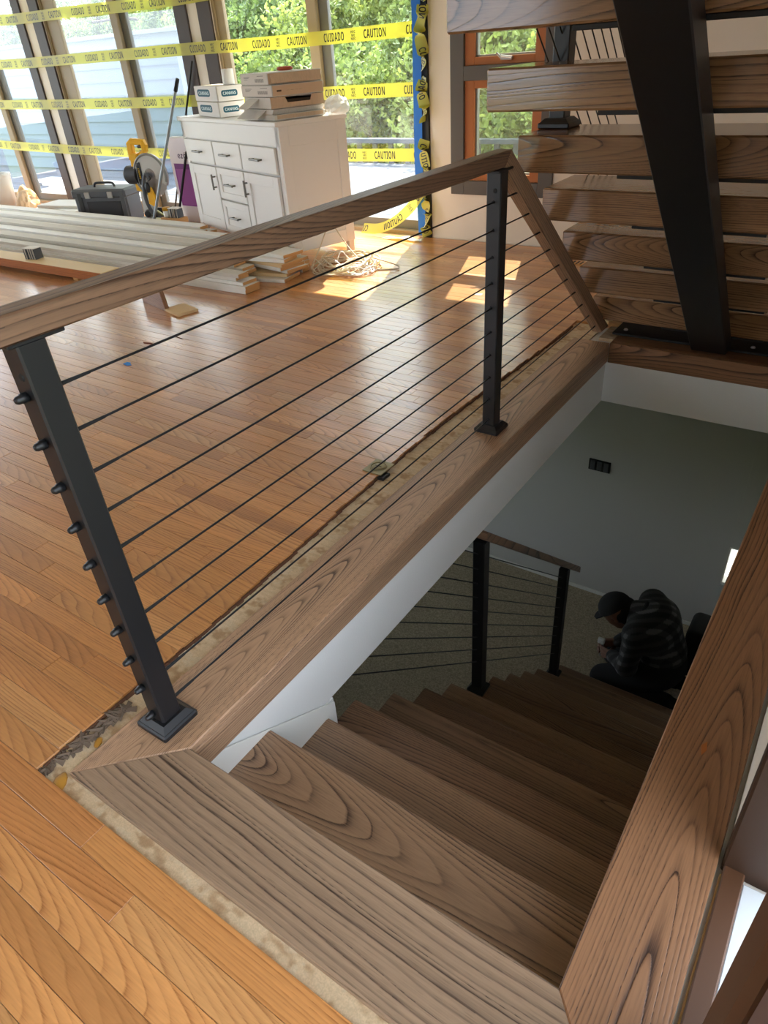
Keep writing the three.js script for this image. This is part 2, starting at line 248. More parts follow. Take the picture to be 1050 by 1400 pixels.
// back wall: dark boards and white strips between the glass doors
const pillar = (x) => x;
struct('trim_1', [span(-7.17, -7.03, 0, 2.52, ZB, ZB + 0.022), span(-6.86, -6.70, 0, 2.52, ZB, ZB + 0.022)], M.dark, null, 'dark boards on the left pillar between the glass doors');
struct('trim_2', [span(-4.68, -4.52, 0, 2.52, ZB, ZB + 0.022), span(-4.38, -4.22, 0, 2.52, ZB, ZB + 0.022)], M.dark, null, 'dark boards on the pillar behind the cabinet');
struct('trim_4', span(-2.10, -2.03, 0, 2.52, ZB, ZB + 0.018), M.blackM, null, 'black casing at the right edge of the glass door');
struct('trim_5', span(XL, -2.03, 2.52, 2.64, ZB, ZB + 0.02), M.dark);
struct('baseboard_back', span(-2.03, XR, 0, 0.012, ZB, ZB + 0.006, 0.001), M.wall);
DOORS.forEach(([a, b], i) => {
  const d = sgroup('door_' + (i + 1), 'sliding glass door'), zo = ZB - 0.13, zi = ZB - 0.005, mid = [-8.0, -5.56, -3.1][i], jl = i === 0 ? 0.1 : i === 1 ? 0.22 : 0.12;
  part('door_frame', [span(a, a + 0.03, 0, 2.5, zo, zi), span(b - 0.03, b, 0, 2.5, zo, zi), span(a, b, 2.46, 2.52, zo, zi), span(a, b, 0.0, 0.035, zo - 0.06, zi)], M.tan, d);
  const leaf = (x0, x1, z, m, sl, sr, nm) => { const s = part('sash', [span(x0, x0 + sl, 0.035, 2.46, z - 0.02, z + 0.02), span(x1 - sr, x1, 0.035, 2.46, z - 0.02, z + 0.02), span(x0 + sl, x1 - sr, 0.035, 0.11, z - 0.02, z + 0.02), span(x0 + sl, x1 - sr, 2.39, 2.46, z - 0.02, z + 0.02)], m, d, nm);
    part('pane', span(x0 + sl, x1 - sr, 0.11, 2.39, z - 0.003, z + 0.003, 0.0005), M.glass, s); };
  leaf(a + 0.03, mid + 0.02, ZB - 0.04, M.tan, jl - 0.03, 0.1, 'tan inner sash'); leaf(mid - 0.03, b - 0.03, ZB - 0.09, M.aluD, 0.13, 0.05, 'grey outer sash');
});
{ // orange framed window in a grey surround
  const w = sgroup('window_1', 'orange framed window in a grey surround'), z1 = ZB + 0.024;
  part('window_frame', [span(-1.835, -1.722, 0.352, 1.91, ZB, z1), span(-1.097, -0.985, 0.352, 1.91, ZB, z1), span(-1.722, -1.097, 0.352, 0.452, ZB, z1), span(-1.722, -1.097, 1.12, 1.212, ZB - 0.05, z1), span(-1.722, -1.097, 1.795, 1.91, ZB, z1)], M.greytrim, w, 'dark grey surround');
  const sash = (y0, y1) => { const f = 0.078, zz = ZB - 0.05, s = part('sash', [span(-1.722, -1.722 + f, y0, y1, zz, ZB + 0.004), span(-1.097 - f, -1.097, y0, y1, zz, ZB + 0.004), span(-1.722 + f, -1.097 - f, y0, y0 + 0.05, zz, ZB + 0.004), span(-1.722 + f, -1.097 - f, y1 - 0.05, y1, zz, ZB + 0.004)], M.orange, w, 'orange wooden sash');
    part('glazing_bead', [span(-1.65, -1.63, y0 + 0.05, y1 - 0.05, zz - 0.01, ZB - 0.02), span(-1.63, -1.18, y0 + 0.045, y0 + 0.062, zz - 0.01, ZB - 0.02)], M.alu, s); part('pane', span(-1.65, -1.17, y0 + 0.045, y1 - 0.045, zz - 0.02, zz - 0.015, 0.0005), M.glass, s); part('insect_screen', span(-1.65, -1.17, y0 + 0.045, y1 - 0.045, zz - 0.035, zz - 0.034, 0.0003), M.screen, s); return s; };
  sash(0.452, 1.12); const up = sash(1.212, 1.795);
  part('crank_handle', [bb(0.09, 0.02, 0.03, 0.004, [-1.38, 1.245, ZB + 0.018]), rod([-1.42, 1.26, ZB + 0.03], [-1.32, 1.25, ZB + 0.06], 0.009), rod([-1.42, 1.25, ZB + 0.03], [-1.45, 1.28, ZB + 0.045], 0.008)], M.steel, up, 'silver crank handle');
}
// low doorway with brown casing right beside the border
{ const d = sgroup('door_4', 'brown cased opening beside the stair border');
  part('casing', [span(1.222, 1.36, -0.02, 2.1, -0.40, -0.345, 0.004)], M.brownD, d); part('casing', [span(1.25, 1.4, -0.02, 2.1, -0.03, 0.105, 0.012)], M.brown, d); part('casing', [span(1.262, 1.4, -0.02, 2.1, 0.105, 0.2, 0.02)], M.mauve, d, 'dusty mauve casing');
  part('threshold', [span(1.226, 1.264, -0.021, 0.006, -0.35, 0.1, 0.003)], M.brown, d); part('sill', [span(1.264, 1.5, -0.021, 0.0, -0.33, 0.0, 0.002)], M.sill, d, 'white sill'); part('sill_back', span(1.36, 1.5, -0.021, 0.004, -0.39, -0.335, 0.002), M.mauve, d); part('pane', [span(1.42, 1.426, 0, 2.1, -0.34, 2.88, 0.0005)], M.glass, d); part('added_mullion', [span(1.40, 1.45, 0, 2.1, 0.9, 0.96), span(1.40, 1.45, 0, 2.1, 1.9, 1.96)], M.brown, d);  // glass and its bars extended out of view as an added side light
  part('rough_edge', [span(1.223, 1.232, -0.03, -0.004, -0.33, 0.2, 0.001)], M.ply, d); }

// ---------------------------------------------------------------- border boards round the stair opening
const TY = 0.004;
{ const fz = HZ1 + 0.2, bz = HZ0 - 0.13, lx = -0.091, rx = 1.215;
  const flat = (pts, y0, y1) => { const g = extr(pts.map(([x, z]) => [x, -z]), y1 - y0, 0.003); g.rotateX(-Math.PI / 2); g.translate(0, (y0 + y1) / 2, 0); return g; };
  const rimL = span(HX0 - 0.03, HX0, -0.1, -0.02, HZ0, HZ1, 0.002), rimF = span(HX0, HX1, -0.1, -0.02, HZ1, HZ1 + 0.03, 0.002), rimR = span(HX1, HX1 + 0.03, -0.1, -0.02, HZ0, HZ1, 0.002), rimB = span(HX0, HX1, -0.105, TY, HZ0 - 0.03, HZ0, 0.003);
  solo('stair_border_board', [wood(flat([[lx, fz], [HX0, HZ1], [HX0, HZ0], [lx, HZ0]], -0.022, TY), 'z', 0, 0, 3.2), wood(rimL, 'z', 5)], M.stainB, 'long brown oak border board under the cable railing, mitred at the corner', 'trim');
  solo('stair_border_board', [wood(flat([[lx, fz], [rx, fz], [HX1, HZ1], [HX0, HZ1]], -0.022, TY), 'x', 1, 0.1, 2.4), wood(rimF, 'x', 3)], M.landing, 'brown oak landing board at the head of the stairs, with bold dark grain', 'trim');
  solo('stair_border_board', [wood(flat([[rx, fz], [rx, HZ0], [HX1, HZ0], [HX1, HZ1]], -0.022, TY), 'z', 2, 0.3, 3.2), wood(rimR, 'z', 4)], M.stainR, 'brown oak border board along the right wall, above the treads', 'trim');
  solo('stair_border_board', [wood(rimB, 'x', 6), wood(span(HX0, HX1 + 0.17, -0.02, TY, bz, HZ0 - 0.03, 0.002), 'x', 7)], M.stainR, 'brown oak border board at the far end, under the black stair base plate', 'trim');
}

// ---------------------------------------------------------------- descending stair
{ const t = thing('staircase', 'brown oak stairs going down from the landing board to the carpet', 'stairs', [0, 0, 0]);
  const RI = 0.194, zn = (n) => 0.0086 - 0.2307 * n, mats = [M.tread, M.treadB, M.treadC];
  for (let n = 1; n <= 13; n++) { const x0 = n <= 2 ? 0.1 : 0.02, m = mats[[2, 0, 1, 0, 1, 2, 0, 1, 0, 2, 1, 0, 1][n - 1]];
    const g = extrX([[0, -0.03], [0, 0], [-0.235, 0], [-0.246, -0.004], [-0.25, -0.015], [-0.246, -0.026], [-0.235, -0.03]], x0, 1.04, 0.002); g.translate(0, 0, 0.25);
    const tr = part('tread', wood(g, 'x', (n * 3 + 1) % 8, n * 0.37), m, t); tr.position.set(0, -RI * n, zn(n));
    part('riser', wood(span(x0 + 0.02, 1.04, -RI * (n + 1) + 0.0, -RI * n - 0.03, zn(n) + 0.03, zn(n) + 0.048, 0.001), 'x', (n * 5) % 8), M.treadB, t);
    if (n > 2) part('end_panel', span(x0 + 0.022, x0 + 0.04, YL, -RI * n - 0.03, zn(n) + 0.03, zn(n) + 0.262, 0.001), M.treadB, t);
  }
  part('riser', wood(span(0.1, 1.04, -RI, -0.1, 0.03, 0.048, 0.001), 'x', 3), M.treadB, t);
}

// ---------------------------------------------------------------- cable railings
const DS = 0.075;
function flange(parent, x, y, z, w = 0.108) { return part('post_flange', [bb(w, 0.02, w, 0.006, [x, y + 0.01, z]), frustum(w * 0.9, w * 0.9, w * 0.66, w * 0.66, 0.014).translate(x, y + 0.0195, z)], M.black, parent); }
{ const r = thing('cable_railing', 'black steel cable railing with brown oak handrail along the stair opening', 'railing');
  const Z2 = -1.771, S = 0.79;
  for (const [z, w] of [[-0.003, 0], [Z2, 1]]) { const p = part('post', bb(0.056, 0.99, 0.056, 0.004, [0, 0.495, 0]), M.black, r); p.position.set(-0.004, TY, z); if (!w) p.rotation.z = 0.021;
    flange(p, 0, 0, 0); part('cap_plate', bb(0.056, 0.008, 0.11, 0.002, [0, 0.99, -0.012]), M.black, p);
    part('screw', rod([0.006, 0.93, 0.028], [0.006, 0.93, 0.030], 0.008, 0.006, 10), M.blackM, p);
    if (w) for (let i = 0; i < 10; i++) part('grommet', rod([0, 0.058 + 0.0928 * i, 0.027], [0, 0.058 + 0.0928 * i, 0.031], 0.007, 0.006, 10), M.blackM, p);
  }
  const H0 = 1.0, H1 = 1.05, za = -1.79, zt = -1.838, XA = -0.044, XB = 0.016;
  part('handrail', wood(extrX([[0.16, H0], [0.16, H1], [zt, H1], [za, H0]], XA, XB, 0.004), 'z', 6, 0, 2.4), M.rail, r);
  { const g = extrX([[za, H0], [zt, H1], [zt - (H1 - TY) / S, TY], [za - (H0 - TY) / S, TY]], XA + 0.006, XB, 0.004).toNonIndexed(), q = g.clone().rotateX(Math.atan(S)); wood(q, 'z', 5, 0.2); g.setAttribute('uv', q.attributes.uv); part('sloped_rail', g, M.stainB, r); }
  for (let i = 0; i < 10; i++) { const y = 0.062 + 0.0928 * i, z1 = za - (H0 - y) / S - 0.012, c = part('cable', rod([-0.021 * y, y, 0.03], [0, y, z1], 0.0027), M.black, r);
    part('fitting', rod([-0.02 * y, y, -0.03], [-0.019 * y, y, -0.1], 0.0045, 0.0032), M.blackM, c);
    const nut = lathe([[0, 0.024], [0.005, 0.023], [0.0075, 0.019], [0.008, 0.012], [0.0095, 0.011], [0.0095, 0], [0, 0]], 12); nut.rotateX(Math.PI / 2); nut.translate(-0.004 - 0.021 * y, y, 0.026); part('end_nut', nut, M.black, c);
    part('sleeve', rod([0, y, z1 + 0.05], [0, y, z1], 0.0036), M.blackM, c); }
}
{ const r = thing('cable_railing', 'short black cable railing halfway down the lower stairs', 'railing'), S = 0.842, X = 0.07;
  const top = (z) => -0.402 + S * (z + 1.605);
  for (const [z, y0] of [[-1.56, -0.194 * 7], [-2.70, -0.194 * 12]]) { const h = top(z) - 0.05 - y0, p = part('post', bb(0.056, h, 0.056, 0.004, [0, h / 2, 0]), M.black, r); p.position.set(X, y0, z); flange(p, 0, 0, 0, 0.09); }
  part('handrail', wood(extrX([[-1.52, top(-1.52) - 0.05], [-1.52, top(-1.52)], [-2.88, top(-2.88)], [-2.88, top(-2.88) - 0.05]], X - 0.045, X + 0.045, 0.004), 'z', 6), M.treadB, r);
  for (let i = 0; i < 9; i++) { const y = (z) => -1.13 + i * 0.083 + S * (z + 1.52), zs = Math.min(-0.488, -1.52 + (-0.336 + 1.13 - i * 0.083) / S); part('cable', rod([X, y(zs), zs], [X, y(-2.7), -2.7], 0.0026), M.black, r); }
}

// ---------------------------------------------------------------- floating stair that climbs toward the viewer
{ const t = thing('floating_staircase', 'open oak tread stairs on one thick black steel stringer', 'stairs');
  const R = 0.2175, D = 0.256, TH = 0.122, DP = 0.335, x0 = -0.05, x1 = 1.2, sx = 0.575;
  const ys = (k) => 0.2 + R * k, zs = (k) => -3.044 + D * k;
  // stringer: underside runs from the base plate up toward +z
  const sl = R / D, under = (z) => (z + 2.985) * 0.845, up = 0.112;
  part('stringer', extrX([[-2.985, 0.008], [0.2, under(0.2)], [0.2, under(0.2) + up], [-2.985, up + 0.008], [-3.11, 0.008]], 0.495, 0.662, 0.004), M.black, t);
  const bp = part('base_plate', bb(0.78, 0.014, 0.28, 0.003, [0.465, TY + 0.007, -3.185]), M.blackM, t);
  for (const [x, z] of [[0.13, -3.1], [0.5, -3.075], [0.76, -3.1], [0.13, -3.29], [0.76, -3.29]]) part('bolt', lathe([[0, 0.009], [0.007, 0.009], [0.0085, 0.006], [0.011, 0.006], [0.011, 0], [0, 0]], 10).translate(x, TY + 0.014, z), M.steel, bp);
  for (let k = 0; k < 11; k++) { const m = k % 2 ? M.open : M.openB;
    const tr = part('tread', wood(bb(x1 - x0, TH, DP, 0.006, [sx, -TH / 2, -DP / 2]), 'x', (k * 3 + 2) % 8, k * 0.29), m, t); tr.position.set(0, ys(k), zs(k));
    part('bracket', bb(0.48, 0.014, 0.2, 0.002, [0.56, -TH - 0.007, -0.12]), M.blackM, tr);
  }
  // newel on the fourth visible tread from the bottom with its cables along the stair
  const nx = 0.005, nz = -2.265, ny = ys(4);
  const p = part('post', bb(0.062, 0.96, 0.062, 0.004, [0, 0.48, 0]), M.black, t); p.position.set(nx, ny, nz); flange(p, 0, 0, 0, 0.125);
  for (let i = 0; i < 9; i++) { const y = (z) => ny + 0.1 + i * 0.085 + sl * (z - nz), za = -3.0 , zb = -1.0; part('cable', rod([nx, y(za), za], [nx, y(zb), zb], 0.0027), M.black, t); }
}

// ---------------------------------------------------------------- white cabinet with what stands on it
const CT = -0.33, CW = 1.72, CD = 0.575, CH = 0.98, CN = [-2.57, -3.5];     // turn, size, near corner on the floor
const cdir = [Math.cos(CT), -Math.sin(CT)], cback = [Math.sin(-CT), -Math.cos(CT)];
// a point on the cabinet: a metres left of its near corner along the front, b metres back
const onCab = (a, b, y = CH) => [CN[0] - a * cdir[0] + b * cback[0], y, CN[1] - a * cdir[1] + b * cback[1]];
{ const t = thing('cabinet', 'white vanity cabinet with drawers and doors, stacked with boxes', 'cabinet', onCab(CW / 2, CD / 2, 0), CT);
  const X = CW / 2, Zf = CD / 2, W = M.cabinet;
  part('top', bb(CW + 0.03, 0.03, CD + 0.03, 0.004, [0, CH - 0.015, 0]), W, t);
  part('carcass', [span(-X, X, 0.1, CH - 0.03, -Zf, Zf - 0.02), span(-X, -X + 0.05, 0, 0.1, Zf - 0.07, Zf - 0.02), span(X - 0.05, X, 0, 0.1, Zf - 0.07, Zf - 0.02), span(X - 0.05, X, 0, 0.1, -Zf, -Zf + 0.05), span(-X, -X + 0.05, 0, 0.1, -Zf, -Zf + 0.05), span(-X, X, CH - 0.16, CH - 0.03, Zf - 0.02, Zf - 0.006), span(-X, -X + 0.05, 0.1, CH - 0.03, Zf - 0.02, Zf - 0.006), span(X - 0.05, X, 0.1, CH - 0.03, Zf - 0.02, Zf - 0.006)], W, t);
  part('side_panel', [span(X, X + 0.014, 0.1, CH - 0.03, -Zf, -Zf + 0.08), span(X, X + 0.014, 0.1, CH - 0.03, Zf - 0.08, Zf - 0.006), span(X, X + 0.014, 0.1, 0.19, -Zf + 0.08, Zf - 0.08), span(X, X + 0.014, CH - 0.16, CH - 0.03, -Zf + 0.08, Zf - 0.08), span(X, X + 0.005, 0.19, CH - 0.16, -Zf + 0.08, Zf - 0.08)], W, t);
  const pull = (p, x, y, w = 0.15) => part('handle', [rod([x - w / 2, y, Zf + 0.045], [x + w / 2, y, Zf + 0.045], 0.008), rod([x - w * 0.4, y, Zf + 0.01], [x - w * 0.4, y, Zf + 0.045], 0.006), rod([x + w * 0.4, y, Zf + 0.01], [x + w * 0.4, y, Zf + 0.045], 0.006)], M.brushed, p);
  const cols = [[-X + 0.06, -X + 0.6], [-X + 0.62, X - 0.62], [X - 0.6, X - 0.06]];
  const shaker = (n, x0, x1, y0, y1, f) => part(n, [span(x0, x1, y0, y1, Zf - 0.01, Zf + 0.004, 0.002), span(x0, x0 + f, y0, y1, Zf, Zf + 0.014, 0.002), span(x1 - f, x1, y0, y1, Zf, Zf + 0.014, 0.002), span(x0 + f, x1 - f, y0, y0 + f, Zf, Zf + 0.014, 0.002), span(x0 + f, x1 - f, y1 - f, y1, Zf, Zf + 0.014, 0.002)], W, t);
  for (const [a, b] of cols) { const d = part('drawer', span(a, b, CH - 0.34, CH - 0.165, Zf - 0.01, Zf + 0.012), W, t); pull(d, (a + b) / 2, CH - 0.25); }
  const rows = [[0.39, 0.625], [0.13, 0.375]]; for (const [y0, y1] of rows) { const d = shaker('drawer', cols[1][0], cols[1][1], y0, y1, 0.05); pull(d, 0, (y0 + y1) / 2); }
  for (const [i, s] of [[0, 1], [2, -1]]) { const [a, b] = cols[i], d = shaker('door', a, b, 0.13, 0.625, 0.075), hx = s > 0 ? b - 0.035 : a + 0.035; part('handle', [rod([hx, 0.45, Zf + 0.045], [hx, 0.57, Zf + 0.045], 0.008), rod([hx, 0.47, Zf], [hx, 0.47, Zf + 0.045], 0.006), rod([hx, 0.55, Zf], [hx, 0.55, Zf + 0.045], 0.006)], M.brushed, d); }
}
{ const badge = (m) => canvasTex(512, 256, (x, w, h) => { x.fillStyle = '#e9e6e2'; x.fillRect(0, 0, w, h); x.fillStyle = '#1f5a6e'; const q = (a, b, c, d, r) => { x.beginPath(); x.moveTo(a + r, b); x.arcTo(a + c, b, a + c, b + d, r); x.arcTo(a + c, b + d, a, b + d, r); x.arcTo(a, b + d, a, b, r); x.arcTo(a, b, a + c, b, r); x.closePath(); x.fill(); };
    if (m) q(70, 70, 330, 110, 40); else q(60, 50, 300, 130, 40); x.fillStyle = '#dfeef2'; x.font = 'bold ' + (m ? 70 : 84) + 'px sans-serif'; x.textAlign = 'center'; x.textBaseline = 'middle'; x.fillText('CANVAS', m ? 235 : 210, m ? 126 : 118, m ? 270 : 250); });
  const mF = new THREE.MeshStandardMaterial({ map: badge(0), roughness: 0.7 }), mS = new THREE.MeshStandardMaterial({ map: badge(1), roughness: 0.7 });
  const face = (w, h) => new THREE.PlaneGeometry(w, h);
  [['lower white carton with a teal CANVAS badge, on the cabinet', 0], ['upper white carton with a teal CANVAS badge, on another carton', 1]].forEach(([lab, k]) => {
    const p = onCab(1.19, 0.165, CH + 0.003 + k * 0.108), t = thing('carton', lab, 'box', p, CT - 0.1 + k * 0.015, 'white CANVAS cartons');
    part('box', bb(0.53, 0.105, 0.22, 0.004, [0, 0.0525, 0]), M.cardW, t);
    const f = part('printed_end', face(0.5, 0.1), mF, t); f.position.set(0, 0.0525, 0.1108); const s = part('printed_side', face(0.21, 0.1), mS, t); s.rotation.y = Math.PI / 2; s.position.set(0.2658, 0.0525, 0);
    part('lid_seam', span(-0.26, 0.26, 0.1045, 0.106, -0.004, 0.004, 0.0004), M.card, t);
  });
}
{ const print = canvasTex(512, 256, (x, w, h) => { x.fillStyle = '#ded6cc'; x.fillRect(0, 0, w, h); x.fillStyle = '#6a5f58'; for (let i = 0; i < 34; i++) x.fillRect(280 + i * 5, 120, 1 + (i * 7 % 4), 90); for (let i = 0; i < 3; i++) x.fillRect(60, 60 + i * 34, 120 - i * 22, 10); x.fillRect(330, 40, 120, 12); });
  const kr = canvasTex(512, 256, (x, w, h) => { x.fillStyle = '#d6b798'; x.fillRect(0, 0, w, h); x.fillStyle = '#4d3a2a'; x.fillRect(40, 110, 46, 46); x.font = '34px sans-serif'; x.fillText('▪ — — — —', 110, 146); });
  const mp = new THREE.MeshStandardMaterial({ map: print, roughness: 0.8 }), mk = new THREE.MeshStandardMaterial({ map: kr, roughness: 0.8 });
  const labs = ['bottom flat carton in the stack, white with open end flaps', 'second flat carton from the bottom, with a dark cut-out in its side', 'third flat carton from the bottom, brown side with a small mark', 'top flat carton in the stack, its long side flap fallen open'];
  const mats = [M.cardW, M.cardW, M.cardW, M.cardW];
  for (let k = 0; k < 4; k++) { const H = 0.07, p = onCab(0.25 + (k === 0 ? 0.02 : k * 0.006), 0.235, CH + 0.003 + k * (H + 0.002)), t = thing('flat_carton', labs[k], 'box', p, CT + [0.02, -0.03, 0.03, -0.02][k], 'stack of flat cartons on the cabinet');
    const w = [0.44, 0.41, 0.43, 0.42][k], d = 0.43;
    if (k === 1) { part('box', [span(-w / 2, w / 2, 0, 0.004, -d / 2, d / 2, 0.001), span(-w / 2, w / 2, H - 0.004, H, -d / 2, d / 2, 0.001), span(-w / 2, w / 2, 0, H, -d / 2, -d / 2 + 0.004, 0.001), span(-w / 2, w / 2, 0, H, d / 2 - 0.004, d / 2, 0.001), span(-w / 2, -w / 2 + 0.004, 0, H, -d / 2, d / 2, 0.001)], M.cardW, t);
      part('cut_side', extrX([[d / 2, 0], [d / 2, H], [0.1, H], [0.08, 0.032], [-0.1, 0.032], [-0.12, H], [-d / 2, H], [-d / 2, 0]].map(([z, y]) => [z, y]), w / 2 - 0.004, w / 2, 0.0004), M.card, t); part('contents', span(-w / 2 + 0.02, w / 2 - 0.03, 0.006, 0.05, -0.18, 0.18), M.cardin, t);
      const f = part('flap', bb(0.16, 0.004, 0.12, 0.001, [-0.05, 0, 0.055]), M.cardW, t); f.position.set(0, H - 0.01, d / 2); f.rotation.x = 0.5; }
    else if (k === 0) { part('box', span(-w / 2, w / 2, 0, 0.036, -d / 2, d / 2), M.cardW, t); part('lid', extr([[-w / 2, 0.037], [w / 2 - 0.03, 0.037], [w / 2 - 0.005, 0.069], [-w / 2, 0.069]], d, 0.002), M.cardW, t); part('dark_opening', span(w / 2 - 0.02, w / 2 + 0.001, 0.008, 0.032, -d / 2 + 0.02, d / 2 - 0.02, 0.0008), M.card, t);
      const f = part('flap', bb(0.3, 0.004, 0.1, 0.001, [-0.06, 0, 0.046]), M.cardW, t); f.position.set(0.02, 0.062, d / 2); f.rotation.x = 0.55; }
    else { part('box', span(-w / 2, w / 2, 0, H, -d / 2, d / 2), M.cardW, t); const s = part('kraft_side', new THREE.PlaneGeometry(d - 0.01, H - 0.01), mk, t); s.rotation.y = Math.PI / 2; s.position.set(w / 2 + 0.0012, H / 2, 0); const f = part('printed_end', new THREE.PlaneGeometry(w - 0.02, H - 0.012), mp, t); f.position.set(0, H / 2, d / 2 + 0.0012);
      if (k === 3) { const fl = part('flap', bb(0.004, 0.055, d - 0.03, 0.001, [0, -0.027, 0]), M.card, t); fl.position.set(w / 2 + 0.01, 0.06, 0); fl.rotation.z = 0.35; } }
  }
  solo('tape_roll', new THREE.TorusGeometry(0.035, 0.014, 8, 20).rotateX(Math.PI / 2).scale(1.3, 0.9, 1).translate(...onCab(0.2, 0.24, CH + 0.305)), M.red, 'small rust red roll lying on the top flat carton', 'roll');
  solo('plastic_bag', (() => { const g = new THREE.IcosahedronGeometry(0.1, 3); const p = g.attributes.position; for (let i = 0; i < p.count; i++) { const k = 1 + 0.35 * (vn(p.getX(i) * 30 + 5, p.getY(i) * 30 + p.getZ(i) * 17) - 0.5); p.setXYZ(i, p.getX(i) * k * 0.8, Math.max(-0.05, p.getY(i) * k * 0.7), p.getZ(i) * k); } g.computeVertexNormals(); g.translate(...onCab(0.0, 0.52, CH + 0.052)); return g; })(), M.plasticbag, 'crumpled clear plastic bag behind the flat cartons', 'bag');
  const cup = thing('paper_roll', 'white paper roll standing on the upper carton', 'roll', onCab(0.98, 0.17, CH + 0.2185)); part('roll', lathe([[0.012, 0], [0.045, 0], [0.047, 0.005], [0.047, 0.1], [0.044, 0.105], [0.012, 0.105], [0.012, 0]], 20), M.paint, cup); part('core', lathe([[0.0125, 0.002], [0.0125, 0.106], [0.01, 0.106], [0.01, 0.002], [0.0125, 0.002]], 14), M.card, cup);
}

// ---------------------------------------------------------------- caution tape across the doors
const tapeTex = canvasTex(1024, 128, (x, w, h) => {
  x.fillStyle = '#ebe350'; x.fillRect(0, 0, w, h); x.fillStyle = '#1d1a12'; x.textBaseline = 'middle'; x.textAlign = 'center';
  x.save(); x.scale(1, 1.35); x.font = 'bold 78px sans-serif'; x.fillText('CUIDADO', 170, 50, 270); x.fillText('CAUTION', 690, 50, 280); x.restore(); x.font = 'bold 32px sans-serif';
  for (let i = 0; i < 3; i++) x.fillText(['HEC', 'ME', 'NEC'][i], 420, 36 + i * 30, 70);
});
tapeTex.anisotropy = 8;
const tapeMat = new THREE.MeshPhysicalMaterial({ map: tapeTex, roughness: 0.45, transmission: 0.58, thickness: 0, side: THREE.DoubleSide });
function ribbon(pts, w, n = 60, u0 = 0, twist = () => 0, flat) { // strip of film along a curve, its width mostly vertical
  const c = new THREE.CatmullRomCurve3(pts.map(v3)), L = c.getLength(), pos = [], uv = [], ix = [];
  for (let i = 0; i <= n; i++) { const t = i / n, p = c.getPointAt(t), a = twist(t), tan = c.getTangentAt(t), up = flat ? new THREE.Vector3(0, 0, -1) : new THREE.Vector3(0, 1, 0); up.addScaledVector(tan, -up.dot(tan)).normalize(); if (a) up.applyAxisAngle(tan, a);
    for (const s of [-0.5, 0.5]) { pos.push(p.x + up.x * w * s, p.y + up.y * w * s, p.z + up.z * w * s); uv.push(u0 + t * L / 0.78, s + 0.5); }
    if (i < n) { const k = 2 * i; ix.push(k, k + 2, k + 1, k + 1, k + 2, k + 3); } }
  const g = new THREE.BufferGeometry(); g.setAttribute('position', new THREE.Float32BufferAttribute(pos, 3)); g.setAttribute('uv', new THREE.Float32BufferAttribute(uv, 2)); g.setIndex(ix); g.computeVertexNormals(); return g;
}
